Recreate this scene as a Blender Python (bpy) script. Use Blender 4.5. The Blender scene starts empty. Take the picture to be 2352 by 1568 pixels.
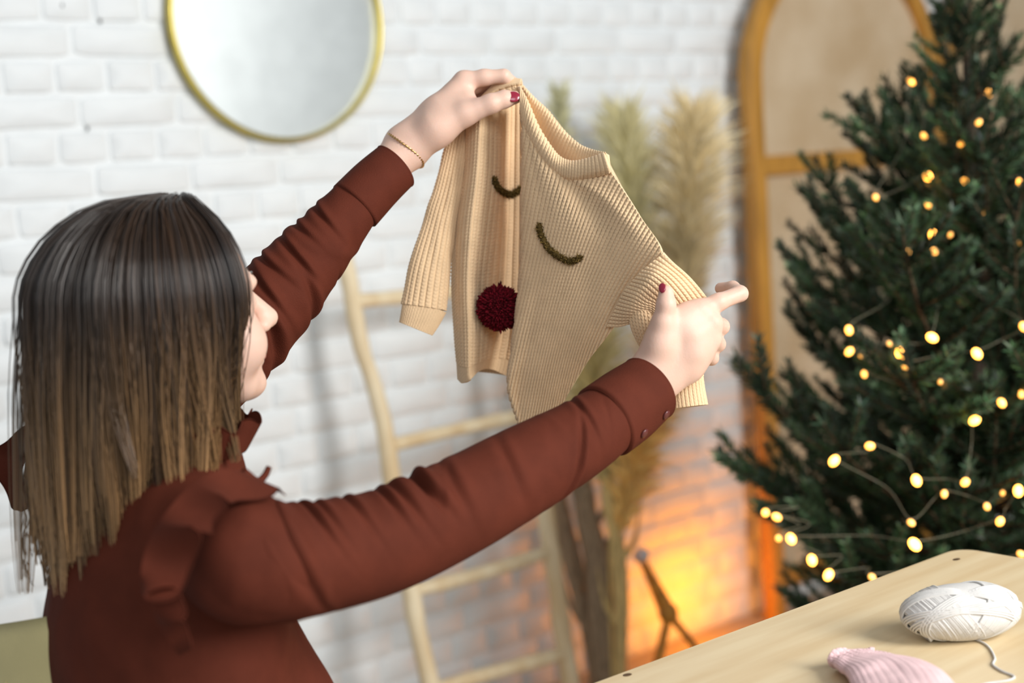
import bpy, math, random
import numpy as np
import openvdb as vdb

# ------------------------------------------------------------------ camera, light, exposure
rng = np.random.default_rng(7)
random.seed(7)
SC = bpy.context.scene
COL = SC.collection
W_, H_, F_ = 2352.0, 1568.0, 3267.0
CAM_H = 1.42
_m, _c = -0.068, 397.0                                   # tilt and height of the horizon line
_xw = np.array([4224.0, -_c + _m * 4224.0, F_]); _xw /= np.linalg.norm(_xw)
_zw = np.array([_m, -1.0, -_c / F_]); _zw /= np.linalg.norm(_zw)
_yw = np.cross(_zw, _xw); _yw /= np.linalg.norm(_yw)
M = np.array([_xw, _yw, _zw])                            # camera axes (right, down, forward) -> world
CAM = np.array([0.0, 0.0, CAM_H])

def P(px, py, d):
    """World point seen at (px, py) in the photograph at depth d (metres)."""
    return CAM + M @ (np.array([(px - W_ / 2) / F_, (py - H_ / 2) / F_, 1.0]) * d)

def PA(a):
    a = np.asarray(a, float)
    d = a[..., 2:3]
    c = np.concatenate([(a[..., 0:1] - W_ / 2) / F_ * d, (a[..., 1:2] - H_ / 2) / F_ * d, d], -1)
    return CAM + c @ M.T

def V(x, y, z):
    """Direction given in camera terms (right, down, forward)."""
    return M @ np.array([x, y, z], float)

def ray_plane(px, py, axis, val):
    d = P(px, py, 1.0) - CAM
    return CAM + d * ((val - CAM[axis]) / d[axis])

def to_px(p):
    c = (np.asarray(p, float) - CAM) @ M
    return c[..., 0] / c[..., 2] * F_ + W_ / 2, c[..., 1] / c[..., 2] * F_ + H_ / 2, c[..., 2]

WALL_Y = float(P(100, 640, 3.0)[1])
TABLE_Z = 0.87

from mathutils import Matrix, Vector
cam_data = bpy.data.cameras.new('camera')
cam_data.sensor_width = 36.0
cam_data.lens = F_ * 36.0 / W_
cam_data.clip_start = 0.05
cam_data.dof.use_dof = True
cam_data.dof.focus_distance = 1.68
cam_data.dof.aperture_fstop = 2.4
cam = bpy.data.objects.new('camera', cam_data)
COL.objects.link(cam)
R4 = Matrix.Identity(4)
for i in range(3):
    R4[i][0] = M[i, 0]; R4[i][1] = -M[i, 1]; R4[i][2] = -M[i, 2]; R4[i][3] = CAM[i]
cam.matrix_world = R4
SC.camera = cam

world = bpy.data.worlds.new('world'); SC.world = world
world.use_nodes = True
world.node_tree.nodes['Background'].inputs['Color'].default_value = (0.90, 0.96, 1.0, 1)
world.node_tree.nodes['Background'].inputs['Strength'].default_value = 0.31

def area(name, loc, target, sx, sy, power, color):
    l = bpy.data.lights.new(name, 'AREA'); l.shape = 'RECTANGLE'; l.size = sx; l.size_y = sy
    l.energy = power; l.color = color
    o = bpy.data.objects.new(name, l); COL.objects.link(o)
    o.location = Vector(loc)
    o.rotation_euler = (Vector(target) - Vector(loc)).to_track_quat('-Z', 'Y').to_euler()
    return o
_t = CAM + V(0.0, 0.1, 2.2)
area('window_light_side', CAM + V(2.45, -1.15, 0.0), _t, 1.2, 1.6, 145, (1.0, 0.98, 0.95))
area('window_light_front', CAM + V(0.5, -1.2, -2.4), _t, 2.4, 1.6, 60, (0.93, 0.97, 1.0))

SC.view_settings.view_transform = 'Standard'
SC.view_settings.look = 'None'
SC.view_settings.exposure = 0.0
SC.view_settings.gamma = 1.0
SC.view_settings.use_curve_mapping = False

# ------------------------------------------------------------------ helpers
def tag(o, label=None, cat=None, group=None, kind=None):
    if label: o['label'] = label
    if cat: o['category'] = cat
    if group: o['group'] = group
    if kind: o['kind'] = kind
    return o

def empty(name, loc=(0, 0, 0)):
    o = bpy.data.objects.new(name, None); COL.objects.link(o)
    o.location = Vector(loc); o.empty_display_size = 0.05
    return o

def make_mesh(name, verts, faces, mat=None, smooth=True, uv=None, colors=None):
    me = bpy.data.meshes.new(name)
    verts = np.asarray(verts, np.float32)
    if isinstance(faces, np.ndarray) and faces.ndim == 2:
        n = faces.shape[1]; nf = len(faces)
        me.vertices.add(len(verts)); me.vertices.foreach_set('co', verts.ravel())
        me.loops.add(nf * n); me.loops.foreach_set('vertex_index', faces.astype(np.int32).ravel())
        me.polygons.add(nf)
        me.polygons.foreach_set('loop_start', (np.arange(nf) * n).astype(np.int32))
        me.update(calc_edges=True)
        me.validate()
    else:
        me.from_pydata([tuple(v) for v in verts], [], [tuple(int(i) for i in f) for f in faces])
        me.update()
    if smooth:
        me.polygons.foreach_set('use_smooth', np.ones(len(me.polygons), bool))
    if uv is not None:
        l = me.uv_layers.new(name='UVMap')
        vi = np.zeros(len(me.loops), np.int32); me.loops.foreach_get('vertex_index', vi)
        l.data.foreach_set('uv', np.asarray(uv, np.float32)[vi].ravel())
    if colors is not None:
        ca = me.color_attributes.new('tint', 'FLOAT_COLOR', 'POINT')
        c = np.asarray(colors, np.float32)
        if c.shape[1] == 3: c = np.concatenate([c, np.ones((len(c), 1), np.float32)], 1)
        ca.data.foreach_set('color', c.ravel())
    if mat is not None:
        for m in (mat if isinstance(mat, (list, tuple)) else [mat]): me.materials.append(m)
    return me

def obj(name, verts, faces, mat=None, parent=None, smooth=True, uv=None, colors=None, kind=None):
    """One mesh object; verts are world positions, stored relative to the parent."""
    verts = np.asarray(verts, float)
    if parent is not None:
        verts = verts - np.array(world_loc(parent))
    o = bpy.data.objects.new(name, make_mesh(name, verts, faces, mat, smooth, uv, colors))
    COL.objects.link(o)
    if parent is not None: o.parent = parent
    if kind: o['kind'] = kind
    return o

def world_loc(o):
    v = Vector(o.location)
    while o.parent is not None:
        o = o.parent; v = v + Vector(o.location)
    return v

class MB:
    """Collects shapes into one mesh."""
    def __init__(s): s.v = []; s.f = []; s.c = []; s.n = 0
    def add(s, v, f, col=None):
        v = np.asarray(v, float)
        s.v.append(v)
        s.f.extend([tuple(int(i) + s.n for i in q) for q in f])
        if col is not None: s.c.append(np.tile(np.asarray(col, float), (len(v), 1)) if np.ndim(col) == 1 else np.asarray(col))
        s.n += len(v)
    def build(s, name, mat, parent=None, smooth=True, kind=None):
        return obj(name, np.concatenate(s.v), s.f, mat, parent, smooth, None, np.concatenate(s.c) if s.c else None, kind)

def spline(pts, n, closed=False):
    """Catmull-Rom (centripetal-ish by chord) resample of rows of pts (k, c) to n rows."""
    pts = np.asarray(pts, float); k = len(pts)
    if k == 2:
        t = np.linspace(0, 1, n)[:, None]; return pts[0] * (1 - t) + pts[1] * t
    t = np.linspace(0, k - 1, n); i = np.minimum(t.astype(int), k - 2); u = (t - i)[:, None]
    ext = np.concatenate([[2 * pts[0] - pts[1]], pts, [2 * pts[-1] - pts[-2]]])
    p0, p1, p2, p3 = ext[i], ext[i + 1], ext[i + 2], ext[i + 3]
    return 0.5 * (2 * p1 + (p2 - p0) * u + (2 * p0 - 5 * p1 + 4 * p2 - p3) * u ** 2 + (3 * p1 - p0 - 3 * p2 + p3) * u ** 3)

def spline_n(net, nu, nv):
    """net (rows, cols, c) -> (nv, nu, c)."""
    net = np.asarray(net, float)
    a = np.stack([spline(net[r], nu) for r in range(net.shape[0])])
    return np.stack([spline(a[:, j], nv) for j in range(nu)], 1)

def grid_faces(nv, nu, wrap=False):
    i = np.arange(nv - 1)[:, None]; j = np.arange(nu if wrap else nu - 1)[None, :]
    j2 = (j + 1) % nu
    a = i * nu + j; b = i * nu + j2; c = (i + 1) * nu + j2; d = (i + 1) * nu + j
    return np.stack([a, b, c, d], -1).reshape(-1, 4)

def grid_normals(p, wrap=False):
    du = np.gradient(p, axis=1) if not wrap else (np.roll(p, -1, 1) - np.roll(p, 1, 1))
    dv = np.gradient(p, axis=0)
    n = np.cross(du, dv)
    return n / (np.linalg.norm(n, axis=-1, keepdims=True) + 1e-12)

def frames(path):
    t = np.gradient(path, axis=0); t /= np.linalg.norm(t, axis=1, keepdims=True) + 1e-12
    ref = np.array([0, 0, 1.0]) if abs(t[0][2]) < 0.9 else np.array([1.0, 0, 0])
    a = np.cross(ref, t[0]); a /= np.linalg.norm(a)
    A = [a]
    for i in range(1, len(path)):
        a = A[-1] - t[i] * np.dot(A[-1], t[i]); a /= np.linalg.norm(a) + 1e-12
        A.append(a)
    A = np.array(A); B = np.cross(t, A)
    return t, A, B

def tube(path, radii, n=8, caps=True):
    path = np.asarray(path, float); k = len(path)
    r = np.broadcast_to(np.asarray(radii, float), (k,))
    t, A, B = frames(path)
    th = np.linspace(0, 2 * np.pi, n, endpoint=False)
    v = path[:, None] + r[:, None, None] * (np.cos(th)[None, :, None] * A[:, None] + np.sin(th)[None, :, None] * B[:, None])
    f = [tuple(q) for q in grid_faces(k, n, True)]
    v = v.reshape(-1, 3)
    if caps:
        f.append(tuple(range(n - 1, -1, -1))); f.append(tuple(range((k - 1) * n, k * n)))
    return v, f

def box(c, size, axes=None, bev=0.0):
    """Box with chamfered edges: centre, size, optional 3 axis rows."""
    c = np.asarray(c, float); s = np.asarray(size, float) / 2
    ax = np.eye(3) if axes is None else np.asarray(axes, float)
    if bev <= 0:
        v = np.array([[x, y, z] for x in (-1, 1) for y in (-1, 1) for z in (-1, 1)], float) * s
        f = [(0, 1, 3, 2), (4, 6, 7, 5), (0, 4, 5, 1), (2, 3, 7, 6), (0, 2, 6, 4), (1, 5, 7, 3)]
        return c + v @ ax, f
    b = min(bev, *(s * 0.9)); v = []; idx = {}
    for x in (-1, 1):
        for y in (-1, 1):
            for z in (-1, 1):
                for a in range(3):
                    q = np.array([x, y, z]) * (s - b); q[a] = np.array([x, y, z])[a] * s[a]
                    idx[(x, y, z, a)] = len(v); v.append(q)
    f = []
    for a in range(3):
        b1, c1 = (a + 1) % 3, (a + 2) % 3
        for sg in (-1, 1):
            loop = []
            for (p, q) in ((-1, -1), (1, -1), (1, 1), (-1, 1)):
                k = [0, 0, 0]; k[a] = sg; k[b1] = p; k[c1] = q
                loop.append(idx[(*k, a)])
            f.append(tuple(loop if sg > 0 else loop[::-1]))
        for p in (-1, 1):
            for q in (-1, 1):
                k0 = [0, 0, 0]; k0[b1] = p; k0[c1] = q
                ka = list(k0); ka[a] = -1; kb = list(k0); kb[a] = 1
                l = (idx[(*ka, b1)], idx[(*kb, b1)], idx[(*kb, c1)], idx[(*ka, c1)])
                f.append(l if p * q > 0 else l[::-1])
    for x in (-1, 1):
        for y in (-1, 1):
            for z in (-1, 1):
                l = [idx[(x, y, z, a)] for a in range(3)]
                f.append(tuple(l if x * y * z > 0 else l[::-1]))
    return c + np.array(v) @ ax, f

def ellipsoid(c, radii, axes=None, nu=24, nv=14):
    ax = np.eye(3) if axes is None else np.asarray(axes, float)
    v = [[0, 0, 1.0]]
    for i in range(1, nv):
        th = np.pi * i / nv
        for j in range(nu):
            ph = 2 * np.pi * j / nu
            v.append([np.sin(th) * np.cos(ph), np.sin(th) * np.sin(ph), np.cos(th)])
    v.append([0, 0, -1.0])
    f = []
    for j in range(nu): f.append((0, 1 + j, 1 + (j + 1) % nu))
    for i in range(nv - 2):
        for j in range(nu):
            a = 1 + i * nu + j; b = 1 + i * nu + (j + 1) % nu
            f.append((a, a + nu, b + nu, b))
    last = len(v) - 1
    for j in range(nu): f.append((last, last - nu + (j + 1) % nu, last - nu + j))
    return np.asarray(c, float) + (np.array(v) * np.asarray(radii, float)) @ ax, f

def wob(p, freq, seed=0):
    """Cheap smooth pseudo-noise of points (..., 3), about -1..1."""
    r = np.random.default_rng(seed); s = 0
    for k in range(4):
        d = r.normal(size=3); d /= np.linalg.norm(d); ph = r.uniform(0, 6.28)
        s = s + np.sin((np.asarray(p) @ d) * freq * (0.7 + 0.35 * k) * 6.28 + ph + 1.3 * s)
    return s / 3.0

# ------------------------------------------------------------------ signed distance modelling (smooth unions)
class SDF:
    def __init__(s, lo, hi, vox, bg=0.03):
        s.lo = np.asarray(lo, float); s.vox = vox; s.bg = bg
        s.n = np.ceil((np.asarray(hi, float) - s.lo) / vox).astype(int) + 1
        s.a = np.full(s.n, bg, np.float32)
    def _region(s, lo, hi):
        i0 = np.clip(np.floor((lo - s.lo) / s.vox).astype(int), 0, s.n - 1)
        i1 = np.clip(np.ceil((hi - s.lo) / s.vox).astype(int) + 1, 1, s.n)
        g = [s.lo[k] + s.vox * np.arange(i0[k], i1[k], dtype=np.float32) for k in range(3)]
        return tuple(slice(i0[k], i1[k]) for k in range(3)), g
    def _merge(s, sl, d, k, sub=False):
        a = s.a[sl]
        if sub:
            d = -d; h = np.maximum(k - np.abs(a - d), 0) / k
            s.a[sl] = np.maximum(a, d) + h * h * k * 0.25
        else:
            h = np.maximum(k - np.abs(a - d), 0) / k
            s.a[sl] = np.minimum(a, d) - h * h * k * 0.25
    def cap(s, a, b, ra, rb, k=0.006, sub=False):
        a = np.asarray(a, np.float32); b = np.asarray(b, np.float32); pad = max(ra, rb) + s.bg + k
        sl, g = s._region(np.minimum(a, b) - pad, np.maximum(a, b) + pad)
        if min(len(q) for q in g) < 1: return
        x = g[0][:, None, None] - a[0]; y = g[1][None, :, None] - a[1]; z = g[2][None, None, :] - a[2]
        ba = b - a; L = float(ba @ ba) + 1e-12
        t = np.clip((x * ba[0] + y * ba[1] + z * ba[2]) / L, 0, 1)
        d = np.sqrt((x - t * ba[0]) ** 2 + (y - t * ba[1]) ** 2 + (z - t * ba[2]) ** 2) - (ra + (rb - ra) * t)
        s._merge(sl, d.astype(np.float32), k, sub)
    def chain(s, pts, rad, k=0.006):
        for i in range(len(pts) - 1): s.cap(pts[i], pts[i + 1], rad[i], rad[i + 1], k)
    def ell(s, c, radii, axes, k=0.006, sub=False):
        c = np.asarray(c, np.float32); R = np.asarray(axes, np.float32); rr = np.asarray(radii, np.float32)
        pad = float(rr.max()) + s.bg + k
        sl, g = s._region(c - pad, c + pad)
        x = g[0][:, None, None] - c[0]; y = g[1][None, :, None] - c[1]; z = g[2][None, None, :] - c[2]
        q0 = 0; q1 = 0
        for i in range(3):
            u = (x * R[i, 0] + y * R[i, 1] + z * R[i, 2]) / rr[i]
            q0 = q0 + u * u; q1 = q1 + (u / rr[i]) ** 2
        k0 = np.sqrt(q0); k1 = np.sqrt(q1) + 1e-9
        d = k0 * (k0 - 1.0) / k1
        s._merge(sl, np.minimum(d, s.bg * 2).astype(np.float32), k, sub)
    def mesh(s):
        g = vdb.FloatGrid(); g.background = float(s.bg)
        g.copyFromArray(np.ascontiguousarray(s.a))
        p, q = g.convertToQuads(isovalue=0.0)
        return np.asarray(p, float) * s.vox + s.lo, np.asarray(q)[:, ::-1]

# ------------------------------------------------------------------ materials
def mat(name, color, rough=0.6, spec=0.4, vary=0.0, scale=20.0, bump=0.0, bscale=200.0, stretch=(1, 1, 1), metal=0.0,
        sheen=0.0, sss=0.0, color2=None, attr=None, coat=0.0, emit=None, emit_s=0.0, coords='Object', detail=4.0):
    m = bpy.data.materials.new(name); m.use_nodes = True
    nt = m.node_tree; N = nt.nodes; L = nt.links
    b = N['Principled BSDF']
    b.inputs['Base Color'].default_value = (*color, 1)
    b.inputs['Roughness'].default_value = rough
    b.inputs['Specular IOR Level'].default_value = spec
    b.inputs['Metallic'].default_value = metal
    if sheen: b.inputs['Sheen Weight'].default_value = sheen; b.inputs['Sheen Roughness'].default_value = 0.5
    if sss:
        b.inputs['Subsurface Weight'].default_value = sss
        b.inputs['Subsurface Radius'].default_value = (1.0, 0.35, 0.2); b.inputs['Subsurface Scale'].default_value = 0.006
    if coat: b.inputs['Coat Weight'].default_value = coat
    if emit:
        b.inputs['Emission Color'].default_value = (*emit, 1); b.inputs['Emission Strength'].default_value = emit_s
    tc = N.new('ShaderNodeTexCoord'); mp = N.new('ShaderNodeMapping'); mp.inputs['Scale'].default_value = stretch
    L.new(tc.outputs[coords], mp.inputs['Vector'])
    src = None
    if vary or color2:
        nz = N.new('ShaderNodeTexNoise'); nz.inputs['Scale'].default_value = scale; nz.inputs['Detail'].default_value = detail
        L.new(mp.outputs['Vector'], nz.inputs['Vector'])
        mx = N.new('ShaderNodeMix'); mx.data_type = 'RGBA'
        c2 = color2 if color2 else tuple(max(0, c * (1 - vary)) for c in color)
        c1 = color if color2 else tuple(min(1, c * (1 + vary * 0.6)) for c in color)
        mx.inputs[6].default_value = (*c1, 1); mx.inputs[7].default_value = (*c2, 1)
        rp = N.new('ShaderNodeMapRange'); rp.inputs[1].default_value = 0.35; rp.inputs[2].default_value = 0.65
        L.new(nz.outputs['Fac'], rp.inputs[0]); L.new(rp.outputs[0], mx.inputs[0])
        src = mx.outputs[2]
    if attr:
        at = N.new('ShaderNodeAttribute'); at.attribute_name = attr
        if src is None: src = at.outputs['Color']
        else:
            mu = N.new('ShaderNodeMix'); mu.data_type = 'RGBA'; mu.blend_type = 'MULTIPLY'; mu.inputs[0].default_value = 1
            L.new(src, mu.inputs[6]); L.new(at.outputs['Color'], mu.inputs[7]); src = mu.outputs[2]
    if src is not None: L.new(src, b.inputs['Base Color'])
    if bump:
        nb = N.new('ShaderNodeTexNoise'); nb.inputs['Scale'].default_value = bscale; nb.inputs['Detail'].default_value = 3
        L.new(mp.outputs['Vector'], nb.inputs['Vector'])
        bp = N.new('ShaderNodeBump'); bp.inputs['Strength'].default_value = bump; bp.inputs['Distance'].default_value = 0.002
        L.new(nb.outputs['Fac'], bp.inputs['Height']); L.new(bp.outputs['Normal'], b.inputs['Normal'])
    return m

M_PAINT = mat('white_wall_paint', (0.80, 0.83, 0.84), 0.55, 0.35, 0.05, 9, 0.35, 60)
M_FLOOR = mat('floor_boards', (0.42, 0.33, 0.24), 0.5, 0.4, 0.2, 8, 0.1, 60, (1, 8, 1))
M_GOLD = mat('brushed_gold', (0.62, 0.50, 0.12), 0.28, 0.5, 0.08, 30, metal=1.0)
M_MIRROR = mat('mirror_glass', (0.50, 0.535, 0.54), 0.45, 0.5, 0.05, 14, metal=1.0)
M_PEELED = mat('peeled_branch_wood', (0.80, 0.68, 0.47), 0.6, 0.3, color2=(0.66, 0.49, 0.28), scale=6, bump=0.3, bscale=60, stretch=(3, 3, 0.6))
M_SCREEN = mat('honey_wood', (0.46, 0.22, 0.032), 0.45, 0.4, 0.25, 8, 0.1, 90, (4, 4, 0.6))
M_PLY = None

# ------------------------------------------------------------------ the room
def ray_pl(px, py, point, normal):
    d = P(px, py, 1.0) - CAM; n = np.asarray(normal, float)
    return CAM + d * (((np.asarray(point) - CAM) @ n) / (d @ n))

XL = float(ray_plane(-120, 700, 1, WALL_Y)[0]); XR = 4.6
wv, wf = box(((XL - 0.6 + XR) / 2, WALL_Y + 0.06, 1.4), (XR - XL + 0.6, 0.12, 2.8))
wall = obj('wall_back', wv, wf, M_PAINT, smooth=False); wall['kind'] = 'structure'
fv, ff = box(((XL - 0.6 + XR) / 2, WALL_Y / 2 - 0.6, -0.03), (XR - XL + 0.6, WALL_Y + 1.2, 0.06))
floor = obj('floor', fv, ff, M_FLOOR, smooth=False); floor['kind'] = 'structure'

def brick_mesh(w, h, seed):
    r = np.random.default_rng(seed); n = 16
    def ring(inset, y, rad, jit):
        out = []
        for k in range(n):
            a = 2 * np.pi * (k + 0.5) / n
            e = 0.28 if rad < 0.5 else 0.4
            cx = np.sign(np.cos(a)) * abs(np.cos(a)) ** e; cz = np.sign(np.sin(a)) * abs(np.sin(a)) ** e
            out.append([cx * (w / 2 - inset) + r.normal() * jit, y + r.normal() * jit * 0.5, cz * (h / 2 - inset) + r.normal() * jit])
        return out
    v = ring(0.0000, 0.004, 0.3, 0.0007) + ring(0.0010, -0.0022, 0.3, 0.0010) + ring(0.0050, -0.0046, 0.35, 0.0008)
    v.append([r.normal() * 0.01, -0.0049 + r.normal() * 0.0006, 0])
    f = []
    for k in range(2):
        for j in range(n):
            a = k * n + j; b = k * n + (j + 1) % n
            f.append((a, b, b + n, a + n))
    for j in range(n): f.append((2 * n + j, 2 * n + (j + 1) % n, 3 * n))
    return np.array(v), [t for t in f]

CH, JT = 0.0745, 0.0065
variants = {w: [brick_mesh(w - JT, CH - JT, 31 * i + int(w * 1000)) for i in range(5)] for w in (0.112, 0.224)}
cells = []
for row in range(0, 34):
    z = (row + 0.5) * CH
    w = 0.112 if row % 2 == 0 else 0.224
    x = XL - 0.35 + (0.056 if row % 2 == 0 else 0.0) + rng.uniform(-0.012, 0.012)
    while x < XR - 0.3:
        cells.append((x + w / 2, z, w)); x += w
def hidden(px, py):
    return (80 < px < 540 and 500 < py < 1400) or (1020 < px < 1450 and 280 < py < 780) or (px > 1790) or (480 < px < 1200 and 1180 < py < 1330)
scored = []
for i, (x, z, w) in enumerate(cells):
    px, py, d = to_px([x, WALL_Y, z])
    vis = -60 < px < W_ + 40 and -40 < py < H_ + 40 and not hidden(px, py)
    scored.append((w / d / d if vis else -1 + 0.001 * w, i))
scored.sort(reverse=True)
single = set(i for s, i in scored[:300] if s > 0)
brick_meshes = {w: [make_mesh('brick', v, f, M_PAINT) for v, f in variants[w]] for w in variants}
rest = MB()
for i, (x, z, w) in enumerate(cells):
    k = int(rng.integers(5)); flip = rng.random() < 0.5
    yy = WALL_Y - rng.uniform(0.0, 0.0022)
    if i in single:
        o = bpy.data.objects.new('brick', brick_meshes[w][k]); COL.objects.link(o)
        o.parent = wall; o.location = (x, yy, z)
        if flip: o.rotation_euler = (0, math.pi, 0)
        o.rotation_euler.rotate_axis('Y', rng.normal() * 0.012)
    else:
        v, f = variants[w][k]
        v = v * ([-1, 1, -1] if flip else [1, 1, 1])
        rest.add(v + np.array([x, yy, z]), f)
rest.build('brick_field', M_PAINT, wall, kind='stuff')
pits = MB()
M_PIT = mat('dark_brick_hole', (0.05, 0.05, 0.05), 0.9, 0.1)
for px, py, s in ((230, 47, 7), (201, 295, 6), (190, 482, 5), (430, 40, 6), (143, 12, 5), (1168, 905, 9)):
    c = ray_plane(px, py, 1, WALL_Y - 0.0045)
    pits.add(*ellipsoid(c, (s * 0.0005, 0.0022, s * 0.0009), None, 8, 5))
pits.build('chipped_hole', M_PIT, wall, kind='stuff')

# ------------------------------------------------------------------ round mirror
def build_mirror():
    c = ray_plane(634, 50, 1, WALL_Y - 0.012); Rm = 0.272
    root = empty('round_mirror', c)
    tag(root, 'round mirror with a thin gold rim hanging on the white brick wall', 'mirror')
    prof = [(-0.0055, 0.0), (-0.0055, -0.026), (-0.002, -0.0295), (0.002, -0.0295), (0.0045, -0.026), (0.0045, 0.0)]
    n = 96; v = []; f = []
    for i in range(n):
        a = 2 * np.pi * i / n
        for (dr, dy) in prof:
            v.append(c + np.array([(Rm + dr) * np.cos(a), dy, (Rm + dr) * np.sin(a)]))
    q = len(prof)
    for i in range(n):
        for j in range(q):
            f.append((i * q + j, i * q + (j + 1) % q, ((i + 1) % n) * q + (j + 1) % q, ((i + 1) % n) * q + j))
    obj('mirror_frame', v, f, M_GOLD, root)
    v = [c + np.array([0, -0.012, 0])] + [c + np.array([(Rm - 0.004) * np.cos(a), -0.012, (Rm - 0.004) * np.sin(a)]) for a in np.linspace(0, 2 * np.pi, n, endpoint=False)]
    f = [(0, 1 + (i + 1) % n, 1 + i) for i in range(n)]
    obj('mirror_glass', v, f, M_MIRROR, root, smooth=False)
    v, f = tube([c + np.array([0, -0.004, 0]), c + np.array([0, 0.004, 0])], Rm - 0.01, 64)
    obj('back_plate', v, f, M_PEELED, root, smooth=False)
build_mirror()

# ------------------------------------------------------------------ branch ladder
def build_ladder():
    slope = 0.20
    def off(z): return 0.05 + slope * (1.74 - z)
    pt = np.array([0, WALL_Y - off(0), 0]); nrm = np.array([0, 1, -slope])
    q = lambda x, y: ray_pl(x, y, pt, nrm)
    left = [(768, 470), (784, 560), (801, 650), (820, 745), (842, 830), (868, 920), (888, 1010), (902, 1100), (918, 1230), (942, 1340), (955, 1420), (970, 1500), (987, 1572)]
    right = [(1110, 400), (1128, 500), (1150, 620), (1172, 740), (1196, 870), (1218, 990), (1240, 1100), (1254, 1190), (1270, 1300), (1285, 1400), (1298, 1490), (1312, 1572)]
    L = np.array([q(*p) for p in left]); Rr = np.array([q(*p) for p in right])
    root = empty('branch_ladder', (L[-1] + Rr[-1]) / 2 * np.array([1, 1, 0]))
    tag(root, 'rustic ladder of peeled pale branches leaning against the white brick wall', 'ladder')
    def rail(pts, seed):
        e = pts[-1].copy(); dv = (pts[-1] - pts[-3]); dv /= -dv[2]
        pts = np.concatenate([pts, [e + dv * (e[2] - 0.003)]])
        p = spline(pts, 90); s = np.linspace(0, 1, 90)
        p = p + 0.0025 * np.stack([wob(p, 3, seed), wob(p, 3, seed + 1), 0 * s], 1)
        p[:, 2] = np.maximum(p[:, 2], 0.003)
        r = 0.0195 + 0.004 * s + 0.002 * wob(p, 7, seed + 2)
        v, f = tube(p, r, 14)
        obj('rail', v, f, M_PEELED, root)
    rail(L, 3); rail(Rr, 8)
    for (a, b, s) in (((806, 693), (1172, 650), 1), ((880, 1027), (1222, 950), 2), ((930, 1362), (1275, 1262), 3), ((972, 1590), (1300, 1500), 4)):
        p = spline(np.array([q(*a), (q(*a) + q(*b)) / 2 + np.array([0, -0.004, 0.004 * (-1) ** s]), q(*b)]), 30)
        v, f = tube(p, 0.0165 + 0.0018 * wob(p, 6, s + 20), 12)
        obj('rung', v, f, M_PEELED, root)
build_ladder()

# ------------------------------------------------------------------ arched rattan screen
def rattan_mat():
    m = mat('woven_rattan', (0.82, 0.64, 0.43), 0.65, 0.3, color2=(0.68, 0.49, 0.29), scale=5)
    nt = m.node_tree; N = nt.nodes; L = nt.links; b = N['Principled BSDF']
    tc = N.new('ShaderNodeTexCoord')
    mp = N.new('ShaderNodeMapping'); L.new(tc.outputs['Object'], mp.inputs['Vector'])
    mp.inputs['Rotation'].default_value = (0, math.radians(38), 0)
    ws = []
    for dr in ('X', 'Z'):
        w = N.new('ShaderNodeTexWave'); w.bands_direction = dr; w.inputs['Scale'].default_value = 55
        w.inputs['Distortion'].default_value = 0.6
        L.new(mp.outputs['Vector'], w.inputs['Vector']); ws.append(w)
    mu = N.new('ShaderNodeMath'); mu.operation = 'MULTIPLY'
    L.new(ws[0].outputs['Fac'], mu.inputs[0]); L.new(ws[1].outputs['Fac'], mu.inputs[1])
    old = b.inputs['Base Color'].links[0].from_socket
    mx = N.new('ShaderNodeMix'); mx.data_type = 'RGBA'; mx.blend_type = 'MULTIPLY'
    rp = N.new('ShaderNodeMapRange'); rp.inputs[3].default_value = 0.62; rp.inputs[4].default_value = 1.1
    L.new(mu.outputs[0], rp.inputs[0]); L.new(old, mx.inputs[6]); mx.inputs[0].default_value = 1
    L.new(rp.outputs[0], mx.inputs[7]); L.new(mx.outputs[2], b.inputs['Base Color'])
    bp = N.new('ShaderNodeBump'); bp.inputs['Strength'].default_value = 0.5; bp.inputs['Distance'].default_value = 0.002
    L.new(mu.outputs[0], bp.inputs['Height']); L.new(bp.outputs['Normal'], b.inputs['Normal'])
    return m
M_RATTAN = rattan_mat()

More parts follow.
